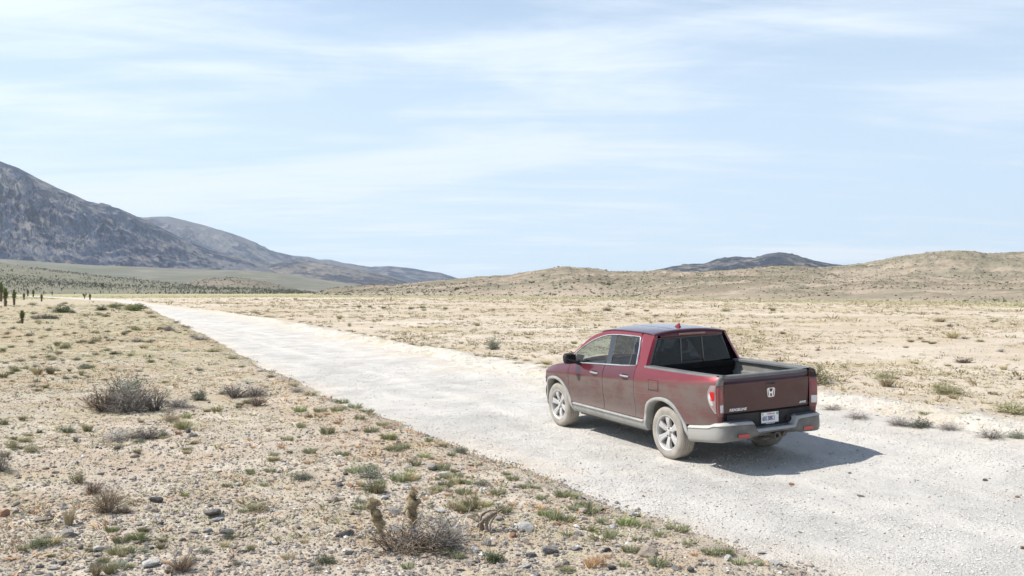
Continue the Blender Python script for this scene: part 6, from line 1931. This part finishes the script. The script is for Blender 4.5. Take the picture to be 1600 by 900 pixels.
for nm, mt, n, rmn, rmx, side, sm, lb in (
        ('tan_pebbles', S_tan, 24000, 6.3, 34, 'L', .024, 'tan pebbles strewn over the left bank'),
        ('grey_pebbles', S_grey, 13000, 6.3, 42, 'L', .024, 'grey pebbles strewn over the left bank'),
        ('dark_pebbles', S_dark, 2600, 6.3, 42, 'L', .022, 'dark pebbles strewn over the left bank'),
        ('pale_pebbles', S_white, 2200, 6.3, 34, 'L', .022, 'pale pebbles strewn over the left bank'),
        ('road_gravel', S_white, 30000, 7, 46, 'C', .015, 'loose pale gravel on the road'),
        ('road_grey_gravel', S_grey, 4500, 7, 46, 'C', .0135, 'loose grey gravel on the road'),
        ('road_brown_gravel', S_rust, 1300, 7, 40, 'C', .014, 'loose brown gravel on the road'),
        ('berm_stones', S_white, 9000, 11, 80, 'B', .028, 'pale clods and stones of the graded berm'),
        ('field_pebbles', S_tan, 4000, 16, 60, 'R', .03, 'tan pebbles in the open field')):
    X, Y = view_points(int(n * 3.5), rmn, rmx, 1.05)
    a, t, dl, dr = zones(X, Y)
    pat = fbm(X * .45, Y * .45, 4, len(nm) * 3)
    if side == 'L': ok = (dl > -.1) & (pat > -.25 - .2 * rng.random(len(X)))
    elif side == 'C': ok = (dl < .05) & (dr < .4) & (pat > -.35 + .3 * rng.random(len(X)))
    elif side == 'B': ok = (dr > -.15) & (dr < 1.5) & (pat > -.3)
    else: ok = dr > 1.3
    X, Y = X[ok][:n], Y[ok][:n]
    s = sm * np.exp(rng.normal(size=len(X)) * .48)
    if side == 'C': s = np.minimum(s, .035)
    s = np.minimum(s, .085)
    Z = surf_z(X, Y)
    if side == 'C':      # none under the tyres
        keep = ~((np.abs(np.abs(t[ok][:n]) - .84) < .16) & ((np.abs(a[ok][:n]) < .3) | (np.abs(a[ok][:n] - 3.2) < .3)))
        X, Y, Z, s = X[keep], Y[keep], Z[keep], s[keep]
    scatter(nm, pebs, mt, X, Y, Z, s, s, lb)


# ---- dead wood: two dry cactus stubs and a twisted root
M_root = varied('weathered_root', (.17, .135, .105), (.34, .29, .24), 9, .9, .004, 30)
M_cact = varied('dry_cactus', (.25, .19, .115), (.42, .33, .20), 14, .95, .010, 60, c3=(.10, .07, .045))
rx_, ry_, rz_ = spot(752, 829)
kr = math.hypot(rx_, ry_) / CAM_F
root = bpy.data.objects.new('twisted_root', None); COL.objects.link(root); root.location = (rx_, ry_, rz_)
tag(root, 'twisted weathered dead root lying on the stones left of the pale rock', 'dead wood')
def rp(px, py, d=0.0): return ((px - 752) * kr, d, (829 - py) * kr)
for pts, rads in (([rp(756, 832, .02), rp(752, 820, .0), rp(757, 811, -.02), rp(766, 805, 0), rp(777, 801, .02), rp(787, 794, .03)], [.024, .026, .024, .020, .016, .008]),
                  ([rp(762, 831, -.03), rp(760, 821, -.02), rp(763, 812, -.01), rp(771, 806, .01), rp(779, 801, .03)], [.020, .020, .018, .014, .010]),
                  ([rp(766, 826, -.06), rp(766, 818, -.05), rp(770, 810, -.04), rp(776, 804, -.01)], [.014, .014, .012, .008]),
                  ([rp(752, 820, .04), rp(744, 814, .05), rp(737, 812, .08), rp(728, 811, .10), rp(720, 813, .12)], [.020, .016, .012, .008, .004]),
                  ([rp(750, 817, .03), rp(753, 806, .04), rp(764, 800, .05), rp(773, 799, .04)], [.012, .014, .012, .006]),
                  ([rp(745, 826, .06), rp(750, 818, .05), rp(748, 810, .05), rp(742, 805, .06), rp(735, 803, .08)], [.014, .013, .010, .007, .003]),
                  ([rp(777, 801, .0), rp(782, 803, -.03), rp(789, 803, -.05)], [.008, .006, .003])):
    mb = MB(); P = smooth_curve(pts, 5); R = [float(np.interp(i / (len(P) - 1), np.linspace(0, 1, len(rads)), rads)) * (1 + .22 * math.sin(i * 2.1 + len(pts))) for i in range(len(P))]
    mb.tube(P, R, 9, flat=.8); mb.build('root_branch', M_root, root, smooth=60)
for (px, py, h, lean, seg, lb) in ((600, 842, 62, -.34, 5, 'short leaning dry cactus stub at the left of the dead brush'), (646, 838, 74, -.02, 6, 'tall knobbly dry cactus stub rising from the dead brush')):
    x, y, z = spot(px, py); k = math.hypot(x, y) / CAM_F
    cx = bpy.data.objects.new('cactus_stub', None); COL.objects.link(cx); cx.location = (x, y, z); tag(cx, lb, 'dead cactus')
    H = h * k
    mb = MB()
    pts = [(lean * H * (i / 12) ** 1.0 + .012 * math.sin(i * 1.9), .01 * math.cos(i * 1.3), H * i / 12) for i in range(13)]
    rad = [(.020 + .036 * abs(math.sin(i * 1.05 + px)) * (i > 3)) * (1 if i < 12 else .3) for i in range(13)]
    mb.tube(pts, rad, 10); mb.build('stem', M_cact, cx, smooth=60)
    for j in range(seg):
        i = 5 + j * 7 // seg; p = Vector(pts[min(i, 12)]); a = j * 2.4 + px
        mb = MB(); q = p + Vector((math.cos(a) * .06, math.sin(a) * .05, .035 + .02 * math.sin(j * 3)))
        mb.tube([p, (p + q) / 2 + Vector((0, 0, .004)), q, q + Vector((0, 0, .02))], [.018, .034, .030, .008], 8); mb.build('joint', M_cact, cx, smooth=60)
    n = 1100
    i = rng.integers(2, 13, n); P0 = np.array(pts)[i] + rng.normal(size=(n, 3)) * .022
    e = rng.normal(size=(n, 3)); e /= np.linalg.norm(e, axis=1, keepdims=True)
    e[:, 2] *= .6
    so_ = link('spines', np_mesh('spines', *(lambda g: (g[0], g[1]))(ribbons(P0, P0 + e * .02, P0 + e * (.035 + .02 * rng.random((n, 1))), np.full(n, .004)))), cx, V_straw)
    so_['kind'] = 'stuff'


# ---- Joshua trees
M_bark = varied('shaggy_bark', (.10, .075, .05), (.20, .15, .10), 12, .95, .01, 30)
M_spike = plant_mat('spike_leaf', (.10, .14, .04), (.24, .29, .09), rand=.15)
M_dead = plant_mat('dead_spike_leaf', (.16, .12, .08), (.28, .22, .15), rand=.15)


def spikes(n, r0, r1, h, z0, length, w, up=.35):
    th = rng.random(n) * 2 * PI; q = rng.random(n)
    zc2 = z0 + h * q
    P0 = np.stack([r0 * np.cos(th), r0 * np.sin(th), zc2], 1)
    el = up + (rng.random(n) - .3) * 1.0 + .9 * (q > .8) * q
    d = np.stack([np.cos(th) * np.cos(el), np.sin(th) * np.cos(el), np.sin(el)], 1)
    L = length * (.7 + .5 * rng.random(n))[:, None]
    return ribbons(P0, P0 + d * L * .5, P0 + d * L, np.full(n, w))


def joshua(px, py, hpx, wpx, label, branches=0):
    x, y, z = spot(px, py); k = math.hypot(x, y) / CAM_F
    H, Wd = hpx * k, wpx * k
    t = bpy.data.objects.new('joshua_tree', None); COL.objects.link(t); t.location = (x, y, z)
    tag(t, label, 'tree')
    mb = MB()
    tops = [(0, 0, H)] if not branches else [(-Wd * .32, 0, H * .95), (Wd * .34, .1, H), (Wd * .02, -.1, H * .82)][:branches]
    fork = H * .45
    lean = rng.normal() * .04 * H
    if not branches:
        mb.tube([(0, 0, -.1), (lean * .3, 0, H * .3), (lean, 0, H * .72)], [Wd * .20, Wd * .15, Wd * .12], 9)
    else:
        mb.tube([(0, 0, -.1), (0, 0, fork)], [Wd * .12, Wd * .09], 9)
        for p in tops: mb.tube([(0, 0, fork * .9), (p[0] * .7, p[1] * .7, fork + (p[2] - fork) * .4), (p[0], p[1], p[2] * .86)], [Wd * .09, Wd * .07, Wd * .06], 8)
    mb.build('trunk', M_bark, t, smooth=60)
    dead, live = [], []
    if not branches:
        dead.append(spikes(260, Wd * .12, 0, H * .38, H * .12, Wd * .22, Wd * .045, -1.0))
        live.append(spikes(420, Wd * .10, 0, H * .45, H * .42, Wd * .42, Wd * .055, .35))
    else:
        for p in tops:
            for lst, z0, L, up, n in ((dead, -.30 * H, .10, -.9, 110), (live, -.18 * H, .20, .5, 200)):
                V, T, S = spikes(n, Wd * .05, 0, H * .2, 0, Wd * L, Wd * .04, up)
                lst.append((V + np.array([p[0], p[1], p[2] + z0]), T, S))
    link('dead_leaves', mesh_of('dead_leaves', merge(dead), M_dead), t)
    link('crown', mesh_of('crown', merge(live), M_spike), t)


for a_ in ((1.5, 471, 28, 9, 'tallest Joshua tree, cut by the left edge of the picture'), (8.6, 479, 26, 9.5, 'thick Joshua tree with dark trunk, second from the left edge'), (22, 477.5, 23, 7.5, 'Joshua tree with green crown, third from the left edge'), (37.5, 468.5, 9.5, 4.5, 'small Joshua tree right of the three large ones'), (43.5, 463, 9.5, 4.5, 'dark distant Joshua tree, left of a close pair'), (52, 464, 10, 4.5, 'dark distant Joshua tree, right of a close pair'), (65, 471, 10, 5, 'bright green Joshua tree right of the dark pair'), (34.5, 505.5, 18, 9, 'nearest small Joshua tree with round green head among grey shrubs'), (140.5, 468.5, 8.5, 4.5, 'small green Joshua tree right of the branching one'), (81.5, 461.5, 6, 2.5, 'tiny far Joshua tree, right of two, at the edge of the flat'), (68.5, 460.5, 5.5, 2.5, 'tiny far Joshua tree, left of two, at the edge of the flat')):
    joshua(*a_)
joshua(132, 467, 7, 6, 'low branching dark Joshua tree beside a small green one', 3)


# the Joshua tree woodland on the far slope and the scrub on the hills: too many and too small to count
def surf_points(S, n, ulo, uhi, pxlo=-60, pxhi=1660):
    XX, YY, ZZ, UU = S
    m = (UU > ulo) & (UU < uhi)
    px = 800 + CAM_F * XX / YY
    m &= (px > pxlo) & (px < pxhi)
    idx = np.argwhere(m)
    k = idx[rng.integers(0, len(idx), n)]
    i, j = np.minimum(k[:, 0], XX.shape[0] - 2), np.minimum(k[:, 1], XX.shape[1] - 2)
    u, v = rng.random(n), rng.random(n)
    def b(A): return (A[i, j] * (1 - u) * (1 - v) + A[i + 1, j] * u * (1 - v) + A[i, j + 1] * (1 - u) * v + A[i + 1, j + 1] * u * v)
    return b(XX), b(YY), b(ZZ)


jt = []
for _ in range(3):
    V, T, S = tuft(9, .7, .55, .12, .28, .2)
    V[:, 2] += .45
    tr_, tt_, ts_ = ribbons(np.array([[0, 0, -.1], [0, 0, -.1]]), np.array([[0, 0, .3], [0, 0, .3]]), np.array([[0, 0, .9], [0, 0, .9]]), np.array([.22, .22]))
    jt.append(merge([(V, T, S), (tr_, tt_, ts_ * .2)]))
X, Y, Z = surf_points(XB, 22000, .02, .98, -60, 560)
ok = fbm(X * .008, Y * .008, 4, 3) + .35 * rng.normal(size=len(X)) > .05
X, Y, Z = X[ok][:8000], Y[ok][:8000], Z[ok][:8000]
s = .78 * np.exp(rng.normal(size=len(X)) * .40)
scatter('joshua_woodland', jt, plant_mat('woodland_green', (.105, .11, .07), (.21, .205, .14)), X, Y, Z, s, s * 1.25, 'distant Joshua tree woodland dotting the grey green slope')

bush = [tuft(7, .75, .55, .35, .5, .3), tuft(6, .7, .5, .4, .55, .3)]
hm1 = plant_mat('hill_scrub', (.12, .12, .08), (.27, .26, .18))
for S_, n, sz, nm, lb, plo, phi in ((XM, 4200, .62, 'middle_hill_scrub', 'scattered dark scrub on the broad middle hills', 470, 1400), (XF, 3600, .33, 'front_ridge_scrub', 'scattered dark scrub on the nearer right ridge', 920, 1660), (XR, 2800, .50, 'back_hill_scrub', 'scattered dark scrub on the rounded right hill', 1180, 1660), (XK, 700, 1.0, 'knoll_scrub', 'scattered dark scrub on the tan knoll', 270, 510)):
    X, Y, Z = surf_points(S_, int(n * 2), .0, 1.0, plo, phi)
    pt = fbm(X * .02, Y * .02, 4, 6)
    ok = pt > rng.random(len(X)) * .7 - .45
    X, Y, Z = X[ok][:n], Y[ok][:n], Z[ok][:n]
    s = sz * np.exp(rng.normal(size=len(X)) * .38)
    scatter(nm, bush, hm1, X, Y, Z, s, s * .8, lb)
